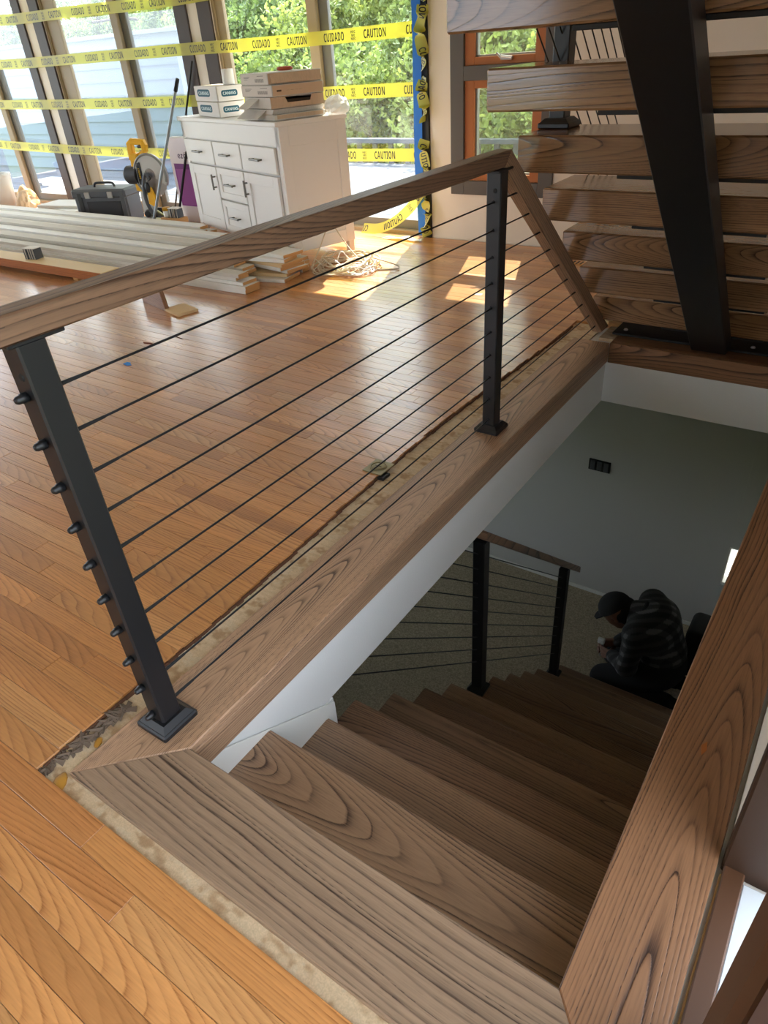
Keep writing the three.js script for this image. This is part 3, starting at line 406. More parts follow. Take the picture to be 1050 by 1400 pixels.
{ const zt = ZB + 0.035, W = 0.094, tp = (pts, lab, u, n = 90) => solo('caution_tape', ribbon(pts.map(([x, y, z = zt]) => [x, y, z]), W, n, u), tapeMat, lab, 'tape', 'caution tape across the glass doors');
  tp([[-9.2, 2.01], [-7.48, 1.87], [-6.2, 1.85], [-4.7, 1.83], [-3.4, 1.86], [-2.1, 1.9]], 'topmost strip of yellow caution tape, above the tool case', 0.1);
  tp([[-9.2, 1.55], [-7.75, 1.475], [-6.2, 1.465], [-4.67, 1.462], [-3.4, 1.452], [-2.13, 1.462]], 'second strip of yellow caution tape from the top, passing over the cartons', 0.06);
  tp([[-9.2, 1.14], [-8.02, 1.09], [-6.5, 1.065], [-4.9, 1.055], [-3.1, 1.075], [-2.13, 1.082]], 'third strip of yellow caution tape from the top, behind the flat cartons', 0.11);
  tp([[-9.2, 0.73], [-8.31, 0.67], [-6.8, 0.625], [-5.35, 0.605], [-4.2, 0.61], [-2.87, 0.62], [-2.13, 0.63]], 'lowest strip of yellow caution tape, behind the miter saw', 0.02);
  const bt = thing('masking_tape', 'long vertical strip of blue masking tape on the glass door edge', 'tape'); 
  part('strip', ribbon([[-2.11, 2.06, zt + 0.004], [-2.118, 1.3, zt + 0.006], [-2.105, 0.7, zt + 0.006], [-2.12, 0.02, zt + 0.004]].map(([x, y, z]) => [x, y, z]), 0.078, 40, 0, () => Math.PI / 2 * 0), M.blue, bt); bt.children[0].geometry = (() => { const g = new THREE.PlaneGeometry(0.076, 2.05, 1, 40), p = g.attributes.position; for (let i = 0; i < p.count; i++) p.setXYZ(i, p.getX(i) + 0.008 * Math.sin(p.getY(i) * 4), p.getY(i), 0.003 * Math.sin(p.getY(i) * 9)); g.translate(-2.113, 1.045, zt + 0.006); g.computeVertexNormals(); return g; })();
  // loose ends twisting down the casing
  const ends = [[1.93, 1.62, 'topmost loose end of caution tape hanging right of the blue strip'], [1.6, 1.2, 'loose end of caution tape reading NOITUA, twisted right of the blue strip'], [1.16, 0.86, 'short crumpled end of caution tape right of the blue strip'], [0.74, 0.36, 'loose end of caution tape just above the handrail'], [0.34, 0.02, 'loose end of caution tape hanging to the floor by the blue strip']];
  ends.forEach(([a, b, lab], i) => { const pts = []; for (let k = 0; k <= 6; k++) { const t = k / 6; pts.push([-2.055 + 0.014 * Math.sin(t * 9 + i), lerp(a, b, t), zt + 0.012 + 0.014 * Math.sin(Math.PI * t)]); }
    const g = ribbon(pts, 0.09, 40, 0.3 + i * 0.4, (t) => 0.25 + Math.sin(t * 6 + i) * 0.6 * (t > 0.75 || t < 0.1 ? 1.6 : 0.7)); tag(part('caution_tape', (() => { const p = g.attributes.position; return g; })(), tapeMat), lab, 'tape', 'caution tape ends'); });
  solo('caution_tape', ribbon([[-2.1, 0.36, zt + 0.02], [-2.2, 0.24, zt + 0.03], [-2.36, 0.12, zt + 0.05], [-2.52, 0.06, zt + 0.06], [-2.7, 0.05, zt + 0.05]], 0.09, 40, 0.2, (t) => 0.2 + 0.5 * t), tapeMat, 'slack piece of caution tape sagging to the floor at the door corner', 'tape');
  solo('caution_tape', ribbon([[-2.42, 0.008, -4.53], [-2.3, 0.01, -4.51], [-2.2, 0.022, -4.52], [-2.1, 0.012, -4.5], [-2.03, 0.018, -4.52]], 0.07, 40, 0.2, (t) => 0.1 * Math.sin(t * 14), true), tapeMat, 'crumpled piece of caution tape lying on the floor by the door corner', 'tape');
}

// ---------------------------------------------------------------- tools by the doors
{ const t = thing('miter_saw', 'yellow and silver miter saw with its blade raised, by the glass doors', 'saw', [-5.03, 0, -4.27], 0.2);
  const C = [0.06, 0.47, 0.05], R = 0.19;
  part('base', [lathe([[0, 0], [0.19, 0], [0.2, 0.02], [0.2, 0.06], [0.17, 0.085], [0, 0.085]], 24), bb(0.5, 0.05, 0.16, 0.01, [0, 0.03, -0.02]), bb(0.1, 0.05, 0.16, 0.01, [0.02, 0.05, 0.16])], M.silver, t);
  part('fence', bb(0.3, 0.07, 0.02, 0.004, [-0.05, 0.12, -0.06]), M.plasticD, t);
  part('hinge', [rod([-0.14, 0.12, -0.02], [-0.06, 0.12, 0.1], 0.035, 0.03, 12), rod([-0.02, 0.11, 0.02], [0.1, 0.08, 0.06], 0.04, 0.03, 10)], M.plasticD, t);
  part('arm', extr([[-0.165, 0.1], [-0.06, 0.1], [-0.04, 0.25], [-0.06, 0.4], [-0.1, 0.52], [-0.14, 0.5], [-0.15, 0.3]], 0.07, 0.006), M.silver, t);
  part('blade', (() => { const pts = []; for (let i = 0; i < 60; i++) { const a = i / 60 * Math.PI * 2, r = i % 2 ? R - 0.012 : R - 0.002; pts.push([Math.cos(a) * r, Math.sin(a) * r]); } return extr(pts, 0.004, 0).translate(C[0] + 0.01, C[1] - 0.01, C[2] + 0.015); })(), M.steel, t);
  const gd = part('blade_guard', (() => { const out = [], inn = []; for (let i = 0; i <= 30; i++) { const a = lerp(-0.5, Math.PI * 1.25, i / 30); out.push([Math.cos(a) * R, Math.sin(a) * R]); inn.unshift([Math.cos(a) * R * 0.3, Math.sin(a) * R * 0.3]); } return extr([...out, ...inn], 0.045, 0.006).translate(...C); })(), M.silver, t, 'silver blade guard');
  part('guard_rim', (() => { const a = new THREE.TorusGeometry(R - 0.004, 0.012, 8, 40, Math.PI * 1.5); a.rotateZ(-0.3); a.translate(C[0], C[1], C[2] + 0.02); return a; })(), M.alu, gd);
  const lg = canvasTex(64, 256, (x, w, h) => { x.fillStyle = '#16140f'; x.fillRect(0, 0, w, h); x.translate(32, 128); x.rotate(-Math.PI / 2); x.fillStyle = '#f2c21e'; x.font = 'bold 46px sans-serif'; x.textAlign = 'center'; x.textBaseline = 'middle'; x.fillText('DEWALT', 0, 2, 220); });
  const pl = part('name_plate', extr([[-0.026, -0.1], [0.02, -0.11], [0.03, 0], [0.026, 0.1], [-0.01, 0.09], [-0.03, 0]], 0.006, 0.001), M.plasticD, gd); pl.position.set(C[0] - 0.12, C[1] + 0.02, C[2] + 0.027);
  const pt = part('name_print', new THREE.PlaneGeometry(0.036, 0.14), new THREE.MeshStandardMaterial({ map: lg, roughness: 0.6 }), gd); pt.position.set(C[0] - 0.12, C[1] + 0.02, C[2] + 0.0312);
  part('lower_guard', [tube([[0.0, 0.12, 0.09], [-0.035, 0.25, 0.1], [-0.02, 0.4, 0.1], [0.03, 0.49, 0.1], [0.07, 0.44, 0.1]], 0.018, 24, 8)], M.plastic, t);
  part('lock_knob', extr([[0.0, 0.22], [0.07, 0.19], [0.09, 0.28], [0.06, 0.37], [0.02, 0.36]], 0.03, 0.004).translate(0, 0, 0.1), M.yellow, t);
  part('knob_cap', [new THREE.SphereGeometry(0.04, 12, 8).scale(0.7, 1.2, 0.6).translate(0.035, 0.37, 0.12)], M.plasticD, t);
  part('motor', [rod([-0.24, 0.47, 0.02], [-0.1, 0.47, 0.02], 0.085, 0.09, 18), rod([-0.27, 0.47, 0.02], [-0.24, 0.47, 0.02], 0.06, 0.085, 18)], M.plasticD, t);
  part('motor_body', extr([[-0.17, 0.33], [-0.09, 0.32], [-0.07, 0.5], [-0.07, 0.66], [-0.15, 0.66], [-0.17, 0.5]], 0.12, 0.01), M.yellow, t);
  part('handle', extr([[-0.2, 0.6], [-0.19, 0.75], [-0.13, 0.79], [0.02, 0.775], [0.04, 0.73], [0.03, 0.67], [-0.07, 0.62], [-0.12, 0.6]], 0.055, 0.01, [[[-0.13, 0.655], [-0.08, 0.655], [-0.015, 0.69], [-0.02, 0.73], [-0.125, 0.735]]]), M.yellow, t);
  part('trigger', bb(0.04, 0.025, 0.03, 0.004, [-0.05, 0.715, 0]), M.plasticD, t);
}
{ const t = thing('tool_case', 'dark grey hard plastic tool case standing by the doors', 'case', [-5.72, 0, -4.2], 0.35);
  part('body', [bb(0.62, 0.3, 0.3, 0.03, [0, 0.15, -0.0])], M.plastic, t); part('lid', bb(0.64, 0.09, 0.32, 0.025, [0, 0.3, 0]), M.plastic, t); part('recess', [bb(0.4, 0.18, 0.012, 0.004, [0.05, 0.14, 0.152])], M.plasticD, t); part('rib', bb(0.05, 0.3, 0.02, 0.006, [-0.22, 0.16, 0.152]), M.plasticD, t); part('rib', bb(0.05, 0.3, 0.02, 0.006, [0.28, 0.16, 0.152]), M.plastic, t);
  part('handle', tube([[-0.12, 0.345, 0], [-0.11, 0.375, 0], [0, 0.385, 0], [0.11, 0.375, 0], [0.12, 0.345, 0]], 0.012, 24, 8), M.plasticD, t); part('latch', bb(0.06, 0.06, 0.02, 0.005, [0.15, 0.29, 0.16]), M.steel, t); part('latch', bb(0.06, 0.06, 0.02, 0.005, [-0.12, 0.29, 0.16]), M.steel, t);
}
{ const pm = canvasTex(256, 512, (x, w, h) => { x.fillStyle = '#e3dbe2'; x.fillRect(0, 0, w, h); x.fillStyle = '#8b2f8d'; x.fillRect(22, 150, 212, 260); x.fillStyle = '#6e1f76'; x.fillRect(22, 150, 212, 32); x.fillStyle = '#9a4a97'; x.fillRect(34, 182, 188, 220); x.fillStyle = '#3a1a44'; x.font = 'bold 46px sans-serif'; x.textAlign = 'center'; x.fillText('ezón', 120, 118, 150); });
  const t = thing('printed_box', 'tall white box with a purple panel, half behind the cabinet', 'box', [-4.69, 0, -4.51], -0.04); part('box', bb(0.46, 0.77, 0.1, 0.004, [0, 0.385, 0]), M.cardW, t); const f = part('printed_face', new THREE.PlaneGeometry(0.45, 0.76), new THREE.MeshStandardMaterial({ map: pm, roughness: 0.5 }), t); f.position.set(0, 0.385, 0.0512);
  solo('black_rod', rod([-4.93, 0.001, -4.4], [-4.628, 0.65, -4.44], 0.012, 0.012, 10), M.blackM, 'short black rod leaning on the purple printed box', 'rod');
}
{ const A = v3([-4.81, 0.015, -3.965]), B = v3([-4.095, 1.2535, -4.04]); const t = thing('extension_pole', 'long silver pole leaning beside the miter saw', 'pole'); const at = (k) => A.clone().lerp(B, k).toArray(); part('shaft', rod(at(0), at(0.93), 0.014, 0.013, 12), M.pole, t); part('grip', rod(at(0.93), at(1.0), 0.017, 0.016, 12), M.blackM, t); part('tip', rod(at(0), at(0.015), 0.017, 0.016, 12), M.plastic, t); }
solo('black_rod', rod([-5.21, 0.01, -4.6], [-4.535, 1.37, -4.64], 0.009, 0.009, 8), M.blackM, 'long thin black rod leaning on the pillar left of the white cartons', 'rod');
const shims = (name, label, pos, turn) => { const t = thing(name, label, 'bundle', pos, turn); for (let i = 0; i < 9; i++) part('strip', bb(0.008, 0.08, 0.08, 0.001, [-0.056 + i * 0.014, 0.04, rr(-0.004, 0.004)]), i % 2 ? M.boardB : M.plastic, t); part('band', bb(0.128, 0.006, 0.084, 0.001, [0, 0.084, 0]), M.board, t); };
shims('shim_bundle', 'bundle of dark metal strips lying on the long oak beam', [-4.62, 0.104, -2.6], 0.2);
shims('shim_bundle', 'bundle of dark metal strips on a wood block by the purple printed box', [-4.61, 0.1215, -4.14], 0.1);
{ const t = thing('spray_can', 'small white and yellow can between the saw and the metal strips', 'can', [-4.715, 0.1215, -4.12]); part('can', lathe([[0, 0], [0.035, 0], [0.037, 0.01], [0.037, 0.06], [0, 0.06]], 16), M.paint, t); part('lid', lathe([[0, 0.06], [0.039, 0.06], [0.039, 0.085], [0.034, 0.09], [0, 0.09]], 16), M.yellowD, t); }

// ---------------------------------------------------------------- lumber on the floor
{ const mats = [M.board, M.boardB, M.boardC], ord = ['first', 'second', 'third', 'fourth', 'fifth', 'sixth', 'seventh', 'eighth', 'ninth'], strip = (x0, x1, z, y, w, h, m, turn, lab) => { const L = x1 - x0, t = thing('primed_board', lab, 'board', [x1, y, z], turn, 'white primed boards stacked before the glass doors'); part('board', bb(L, h, w, 0.002, [-L / 2, h / 2, 0]), m, t); part('end_grain', bb(0.0015, h * 0.92, w * 0.96, 0.0004, [0.0005, h / 2, 0]), M.pine, t); };
  // columns of boards from front to back: z, layers, right end
  const colz = [[-2.87, 5, -2.42, 0.15], [-3.03, 6, -2.55, 0.13], [-3.165, 5, -2.72, 0.12], [-3.29, 6, -3.05, 0.11], [-3.41, 5, -3.2, 0.12], [-3.53, 6, -3.35, 0.1], [-3.64, 5, -3.6, 0.11], [-3.755, 6, -3.75, 0.1], [-3.86, 5, -3.95, 0.1]];
  colz.forEach(([z, n, xe, w], c) => { let y = 0.001; for (let k = 0; k < n; k++) { const h = rr(0.022, 0.032) * (c < 2 ? 0.9 : 1.05), off = c === 0 ? [0, 0.01, -0.02, -0.09, -0.04, -0.28][k] : rr(-0.14, 0.05); strip(rr(-8.9, -8.0), xe + off, z + (c ? rr(-0.004, 0.004) : [0, 0.004, -0.004, -0.008, 0.03, 0.02][k]), y, w - (c === 0 ? [0, 0, 0.01, 0.02, 0.06, 0.05][k] : rr(0, 0.01)), h, mats[Math.floor(rnd() * 3)], rr(-0.0004, 0.0004), 'long white board, ' + ord[k] + ' from the bottom, ' + ord[c] + ' row from the front of the stack'); y += h + 0.0008; } });
  // short offcuts piled behind the stack end
  let y = 0.001; for (let k = 0; k < 7; k++) { const h = 0.024, w = rr(0.16, 0.24), t = thing('primed_offcut', 'short offcut, ' + ord[k] + ' from the bottom of the pile beside the cabinet', 'board', [-2.36 + rr(-0.07, 0.05), y, -3.26 + rr(-0.03, 0.03)], rr(-0.25, 0.35), 'short offcuts piled beside the cabinet'); part('board', bb(0.42, h, w, 0.002, [-0.21, h / 2, 0]), k % 3 === 1 ? M.ply : mats[k % 3], t); part('end_grain', bb(0.0015, h * 0.9, w * 0.96, 0.0004, [0.0005, h / 2, 0]), M.pine, t); y += h + 0.001; }
  for (let k = 0; k < 4; k++) { const t = thing('primed_offcut', 'short white offcut, ' + ord[k] + ' from the bottom, tucked against the cabinet', 'board', [-2.42 + rr(-0.05, 0.05), 0.001 + k * 0.027, -3.43], rr(-0.03, 0.03), 'offcuts against the cabinet'); part('board', bb(0.3, 0.025, 0.08, 0.002, [-0.15, 0.0125, 0]), M.boardB, t); part('end_grain', bb(0.0015, 0.022, 0.076, 0.0004, [0.0005, 0.0125, 0]), M.pine, t); }
  const bm = thing('oak_beam', 'long golden oak plank lying in front of the white boards', 'plank', [-3.62, 0, -2.6], 0.01); part('plank', wood(bb(5.2, 0.07, 0.17, 0.003, [-2.6, 0.066, 0]), 'x', 4), std(0xe2c795, 0.6, { bumpMap: oakBump, bumpScale: 0.0005 }), bm); part('edge_strip', wood(bb(5.18, 0.066, 0.004, 0.001, [-2.6, 0.066, 0.0875]), 'x', 2), new THREE.MeshStandardMaterial({ map: oakMap, color: 0xdcb894, roughness: 0.6 }), bm); part('skid', [bb(0.06, 0.03, 0.14, 0.002, [-0.4, 0.0155, -0.01])], M.pine, bm); part('skid', [bb(0.06, 0.03, 0.14, 0.002, [-3.4, 0.0155, -0.01])], M.pine, bm);
}
{ const t = thing('wood_wedge', 'brown oak stair offcut standing on the floor beyond the handrail', 'offcut', [-2.72, 0, -2.32], -0.25); part('upright', wood(extr([[-0.3, 0], [0.06, 0], [0.02, 0.13], [-0.3, 0.13]], 0.03, 0.002), 'x', 3), M.stainR, t); part('foot', bb(0.2, 0.018, 0.15, 0.002, [0.13, 0.0095, -0.06]), M.ply, t); }
{ const t = thing('wire_coil', 'tangled heap of cream electrical cable on the floor beside the cabinet', 'cable', [-2.17, 0, -3.62]); const loop = (rx, rz, h, ph, m, dx = 0, dz = 0, n = 3) => { const p = []; for (let i = 0; i <= n * 12; i++) { const a = i / 12 * Math.PI * 2 + ph, k = 1 + 0.16 * Math.sin(a * 1.37 + ph) + rr(-0.06, 0.06); p.push([dx + Math.cos(a) * rx * k, 0.008 + h * (0.5 + 0.5 * Math.sin(a * 0.7 + ph * 3)) * rnd(), dz + Math.sin(a) * rz * k]); } return part('loop', tube(p, 0.0045, p.length * 4, 5), m, t); };
  for (let i = 0; i < 5; i++) loop(rr(0.14, 0.24), rr(0.12, 0.26), rr(0.04, 0.14), i * 1.3, M.wire, rr(-0.05, 0.02), rr(-0.05, 0.05)); for (let i = 0; i < 4; i++) loop(rr(0.08, 0.16), rr(0.1, 0.2), rr(0.04, 0.12), i * 1.9 + 0.4, M.wireW, rr(0.08, 0.2), rr(0.02, 0.12), 2);
  part('loop', tube([[-0.24, 0.02, 0.1], [-0.22, 0.12, 0.02], [-0.16, 0.26, -0.02], [-0.12, 0.35, -0.05], [-0.14, 0.28, -0.09], [-0.05, 0.15, -0.1], [0.1, 0.06, -0.05]], 0.0045, 60, 6), M.wire, t); part('loop', tube([[0.0, 0.02, 0], [0.12, 0.08, -0.05], [0.3, 0.06, -0.08], [0.42, 0.012, -0.12], [0.2, 0.008, 0.02], [0.0, 0.01, 0.1]], 0.0045, 60, 6), M.wire, t); }
// ---------------------------------------------------------------- small things on the floor
{ const t = thing('floor_outlet', 'square brass floor outlet cover set in the oak floor', 'outlet', [-0.247, 0.0005, -1.285]); part('plate', bb(0.088, 0.005, 0.098, 0.0015, [0, 0.0025, 0]), M.brass, t); part('cap', lathe([[0, 0.008], [0.024, 0.008], [0.026, 0.005], [0.031, 0.005], [0.031, 0.007], [0.034, 0.007], [0.034, 0.0045]], 24), M.brass, t); part('cap_slot', bb(0.03, 0.0012, 0.003, 0.0004, [0, 0.0088, 0]), M.plasticD, t); for (const s of [-1, 1]) part('screw', lathe([[0, 0.0065], [0.004, 0.0062], [0.0045, 0.005]], 10).translate(0, 0, s * 0.041), M.brushed, t);
  solo('junction_clip', bb(0.03, 0.012, 0.05, 0.002, [-0.2, -0.007, -1.25]), M.blackM, 'small dark metal clip in the gap beside the floor outlet', 'clip'); }
solo('tape_scrap', (() => { const g = extr([[-0.032, -0.012], [0.014, -0.02], [0.034, -0.002], [0.01, 0.004], [-0.002, 0.02], [-0.03, 0.016]], 0.0012, 0.0002); g.rotateX(-Math.PI / 2); g.translate(-2.13, 0.0015, -1.555); return g; })(), M.blueS, 'torn scrap of blue tape lying on the oak floor', 'scrap');
solo('paper_scrap', bb(0.05, 0.001, 0.035, 0.0003, [-0.93, 0.002, -3.42]).rotateY(0.1).translate(0.34, 0, -0.1), M.paint, 'small white paper scrap in the sun patch beyond the second post', 'scrap');
solo('wood_splinter', (() => { const g = extr([[-0.05, 0], [-0.03, -0.012], [0.05, 0.004], [0.01, 0.01]], 0.003, 0.0005); g.rotateX(-Math.PI / 2); g.translate(-2.29, 0.002, -1.83); return g; })(), M.leafdry, 'dark red splinter on the oak floor beyond the handrail', 'splinter');
solo('wood_splinter', bb(0.11, 0.003, 0.004, 0.0008).rotateY(-0.15).translate(-2.2, 0.002, -1.98), M.torn, 'thin brown splinter on the oak floor past the red one', 'splinter');
{ const t = thing('floor_vent', 'narrow dark floor register near the foot of the open stairs', 'vent', [-0.58, 0, -4.32], 0); part('frame', bb(0.3, 0.006, 0.09, 0.001, [0, 0.003, 0]), M.pine, t); for (let i = 0; i < 9; i++) part('slat', bb(0.012, 0.002, 0.07, 0.0005, [-0.12 + i * 0.03, 0.0068, 0]), M.blackM, t); }
for (const [x, z, r, m, l] of [[0.06, -3.19, 0.2, M.pine, 'short pine block beside the black base plate'], [-0.02, -3.3, 0.9, M.ply, 'pale wood chip behind the sloped rail foot'], [0.0, -3.22, -0.4, M.ply, 'pale wood offcut against the black base plate corner']]) solo('wood_block', bb(0.07, 0.02, 0.035, 0.002).rotateY(r).translate(x - 0.02, 0.011, z), m, l, 'offcut');
{ const t = thing('outlet_box', 'dark four gang outlet opening without its cover on the grey lower wall', 'outlet', [-0.204, -1.447, -4.103]); part('box', bb(0.17, 0.095, 0.012, 0.002, [0, 0, 0.004]), M.blackM, t); for (let i = 0; i < 3; i++) part('receptacle', bb(0.036, 0.075, 0.008, 0.003, [-0.053 + i * 0.053, 0, 0.012]), M.plastic, t); }

solo('wood_block', bb(0.24, 0.12, 0.14, 0.003, [-4.65, 0.0605, -4.14]), M.pine, 'pine block on the floor under the metal strips and the small can', 'block');
solo('wood_chip', (() => { const g = extr([[-0.012, -0.02], [0.004, -0.006], [0.012, 0.018], [-0.004, 0.008]], 0.002, 0.0003); g.rotateX(-Math.PI / 2); g.rotateY(0.5); g.translate(1.128, TY + 0.0015, -0.60); return g; })(), M.orange, 'small orange wood chip on the right border board', 'chip');

// ---------------------------------------------------------------- outside: deck, neighbouring wing, trees
struct('ground', (() => { const g = new THREE.PlaneGeometry(160, 160, 1, 1); g.rotateX(-Math.PI / 2); g.translate(0, -3.2, 0); return g; })(), std(0x5f6a40, 1));
{ const d = sgroup('deck', 'pale weathered board deck outside the doors'); for (let i = 0; i < 29; i++) part('deck_board', bb(11.5, 0.03, 0.138, 0.004, [-6.75, -0.135, -4.93 - i * 0.146]), i % 3 ? M.deck : M.deckB, d); part('joist', [span(-12.5, -1.0, -0.4, -0.16, -5.0, -4.9), span(-12.5, -1.0, -0.4, -0.16, -9.15, -9.05), span(-12.5, -12.4, -0.4, -0.16, -9.15, -4.9), span(-1.1, -1.0, -0.4, -0.16, -9.15, -4.9)], M.deckB, d); for (const x of [-12.3, -9, -6, -3, -1.2]) part('post', span(x - 0.06, x + 0.06, -3.2, -0.4, -9.1, -8.98), M.deckB, d); }
{ const h = thing('sided_wall', 'long pale blue lap sided wall across the deck, left of the trees', 'wall', [0, 0, 0]); const zf = -7.6, xr = -7.95;
  part('core', span(-16, xr - 0.02, -3.2, 1.7, zf - 0.25, zf - 0.03), M.siding, h);
  for (let y = -0.1, i = 0; y < 1.55; y += 0.182, i++) { const g = extrX([[zf - 0.03, y], [zf + 0.012, y], [zf - 0.008, y + 0.19], [zf - 0.03, y + 0.19]], -16, xr - 0.03, 0.001); part('siding_board', g, M.siding, h); }
  part('cap_trim', [span(-16, xr + 0.03, 1.6, 1.74, zf - 0.05, zf + 0.04), span(-16, xr + 0.06, 1.74, 1.79, zf - 0.28, zf + 0.1)], M.sidingcap, h); part('corner_trim', span(xr - 0.09, xr, -0.15, 1.6, zf - 0.06, zf + 0.02), M.sidingcap, h); }
{ // pale lumber lying on the deck
  for (const [x0, x1, y, z, r, lab] of [[-10.2, -7.6, -0.119, -6.35, 0.01, 'lower white board of the farthest pair lying on the deck'], [-10.4, -7.9, -0.08, -6.33, -0.02, 'upper white board of the farthest pair lying on the deck'], [-9.6, -7.4, -0.119, -5.92, 0.02, 'lower white board of the middle pair lying on the deck'], [-9.4, -7.7, -0.08, -5.94, -0.02, 'upper white board of the middle pair lying on the deck'], [-10.0, -7.5, -0.119, -5.5, 0.01, 'single white board on the deck nearest to the left door']]) { const t = thing('deck_lumber', lab, 'board', [(x0 + x1) / 2, y, z], r, 'boards lying on the deck'); part('board', bb(x1 - x0, 0.035, 0.3, 0.003, [0, 0.018, 0]), M.boardC, t); }
  const rl = thing('deck_railing', 'low weathered railing at the far edge of the deck', 'railing', [0, 0, 0]); part('top_rail', span(-7.9, -1.0, 0.16, 0.22, -9.15, -9.02), M.deckB, rl); for (let i = 0; i < 24; i++) part('baluster', span(-7.8 + i * 0.295, -7.72 + i * 0.295, -0.12, 0.16, -9.11, -9.07), M.deckB, rl);
}
{ const t = thing('bucket', 'translucent white bucket by the left glass door', 'bucket', [-7.92, 0, -4.28]); part('shell', lathe([[0, 0.01], [0.13, 0.01], [0.155, 0.36], [0.165, 0.37], [0.165, 0.4], [0.15, 0.4], [0.125, 0.02]], 24), M.plasticbag, t); part('handle', tube([[-0.16, 0.37, 0], [-0.1, 0.46, 0.05], [0, 0.5, 0.06], [0.1, 0.46, 0.05], [0.16, 0.37, 0]], 0.006, 24, 6), M.steel, t); }
[['crumpled kraft paper beside the white bucket', -7.42, -4.25, M.card], ['orange paper wedge beside the white bucket', -7.64, -4.42, M.ply]].forEach(([l, x, z, m], i) => solo('paper_wad', (() => { const g = new THREE.IcosahedronGeometry(0.11, 3), p = g.attributes.position; for (let k = 0; k < p.count; k++) { const f = 1 + 0.6 * (vn(p.getX(k) * 24 + i * 9, p.getY(k) * 24 + p.getZ(k) * 19) - 0.5); p.setXYZ(k, p.getX(k) * f, Math.max(-0.08, p.getY(k) * f * 1.4), p.getZ(k) * f); } g.computeVertexNormals(); g.translate(x, 0.082 , z); return g; })(), m, l, 'paper'));
for (let k = 0; k < 4; k++) { const t = thing('white_panel', ['lowest white panel lying on the floor before the left pillar', 'second white panel from the bottom before the left pillar', 'third white panel, turned, before the left pillar', 'top white panel of the heap before the left pillar'][k], 'panel', [-6.75 + k * 0.05, 0.001 + k * 0.032, -4.28 - k * 0.02], [0.02, 0.1, -0.12, 0.2][k]); part('panel', bb(1.1 - k * 0.12, 0.03, 0.34, 0.002, [0, 0.015, 0]), M.boardC, t); part('edge', bb(1.09 - k * 0.12, 0.024, 0.004, 0.001, [0, 0.015, 0.171]), M.boardB, t); }
{ // trees: trunk, branches, and a crown of small leaf sprays
  const leafGeo = (() => { const gs = []; for (let i = 0; i < 7; i++) { const g = new THREE.PlaneGeometry(0.07, 0.13, 1, 2), p = g.attributes.position; for (let k = 0; k < p.count; k++) { const y = p.getY(k); p.setXYZ(k, p.getX(k) * (1 - Math.abs(y) * 6), y, 0.02 * Math.cos(y * 20)); } g.translate(0, 0.07, 0); g.rotateX(rr(-1.4, 1.4)); g.rotateZ(rr(-1.5, 1.5)); g.rotateY(rr(0, 6.28)); g.translate(rr(-0.1, 0.1), rr(-0.1, 0.1), rr(-0.1, 0.1)); gs.push(g.toNonIndexed()); } const m = mergeGeometries(gs); m.computeVertexNormals(); return m; })();
  const leafMat = new THREE.MeshPhysicalMaterial({ color: 0xffffff, roughness: 0.85, transmission: 0.45, thickness: 0, side: THREE.DoubleSide });
  const o = new THREE.Object3D(), col = new THREE.Color();
  function tree(label, [x, z], h, rx, ry, y0, n, tone, group) {
    const t = thing('leafy_tree', label, 'tree', [x, -3.2, z], 0, group), H = h + 3.2; const pts = [[0, 0, 0], [rr(-0.2, 0.2), H * 0.3, rr(-0.2, 0.2)], [rr(-0.4, 0.4), H * 0.6, rr(-0.3, 0.3)], [rr(-0.5, 0.5), H * 0.92, 0]];
    part('trunk', tube(pts, 0.1 + 0.012 * H, 16, 8), M.bark, t);
    for (let i = 0; i < 6; i++) { const k = 0.4 + i * 0.09, a = rr(0, 6.28), l = rx * rr(0.5, 0.95), yb = H * k; part('branch', tube([[0, yb, 0], [Math.cos(a) * l * 0.5, yb + rr(0.1, 0.6), Math.sin(a) * l * 0.5], [Math.cos(a) * l, yb + rr(0.2, 1), Math.sin(a) * l]], rr(0.018, 0.035), 10, 5), M.bark, t); }
    const f = new THREE.InstancedMesh(leafGeo, leafMat, n), clumps = []; for (let i = 0; i < 46; i++) { const a = rr(0, 6.28), u = rr(-1, 1), r = Math.pow(rnd(), 0.5); clumps.push([Math.cos(a) * Math.sqrt(1 - u * u) * rx * r, y0 + 3.2 + (u * r * 0.5 + 0.5) * ry, Math.sin(a) * Math.sqrt(1 - u * u) * rx * r, rr(0.25, 0.75)]); }
    for (let i = 0; i < n; i++) { const c = clumps[Math.floor(rnd() * clumps.length)], g = () => (rnd() + rnd() + rnd() - 1.5) * c[3]; o.position.set(c[0] + g(), c[1] + g() * 0.8, c[2] + g()); o.rotation.set(rr(0, 6.28), rr(0, 6.28), rr(0, 6.28)); o.scale.setScalar(rr(0.4, 0.95)); o.updateMatrix(); f.setMatrixAt(i, o.matrix);
      const k = rnd(); col.setRGB(lerp(0.11, 0.4, k) * tone[0], lerp(0.18, 0.5, k) * tone[1], lerp(0.05, 0.12, k) * tone[2]); f.setColorAt(i, col); }
    f.name = 'foliage'; f.userData.kind = 'stuff'; t.add(f);
  }
  const T = (label, x, z, h, rx, ry, y0, n, tone) => tree(label, [x, z], h, rx, ry, y0, n, tone, 'trees beyond the deck');
  T('bright green tree seen behind the right glass door, nearest to it', -5.6, -12.2, 3.4, 1.7, 3.6, -0.5, 7000, [1, 1, 1]);
  T('yellow green tree behind the middle of the right glass door', -8.0, -13.2, 3.8, 1.9, 4.2, -0.6, 7000, [1.1, 1.05, 0.9]);
  T('green tree behind the cabinet and its cartons', -10.4, -14.6, 4.2, 2.0, 4.6, -0.6, 7000, [0.85, 0.95, 1]);
  T('dense green tree rising behind the sided wall at its right end', -13.4, -15.2, 4.4, 2.2, 4.8, -0.8, 7000, [0.8, 0.85, 0.9]);
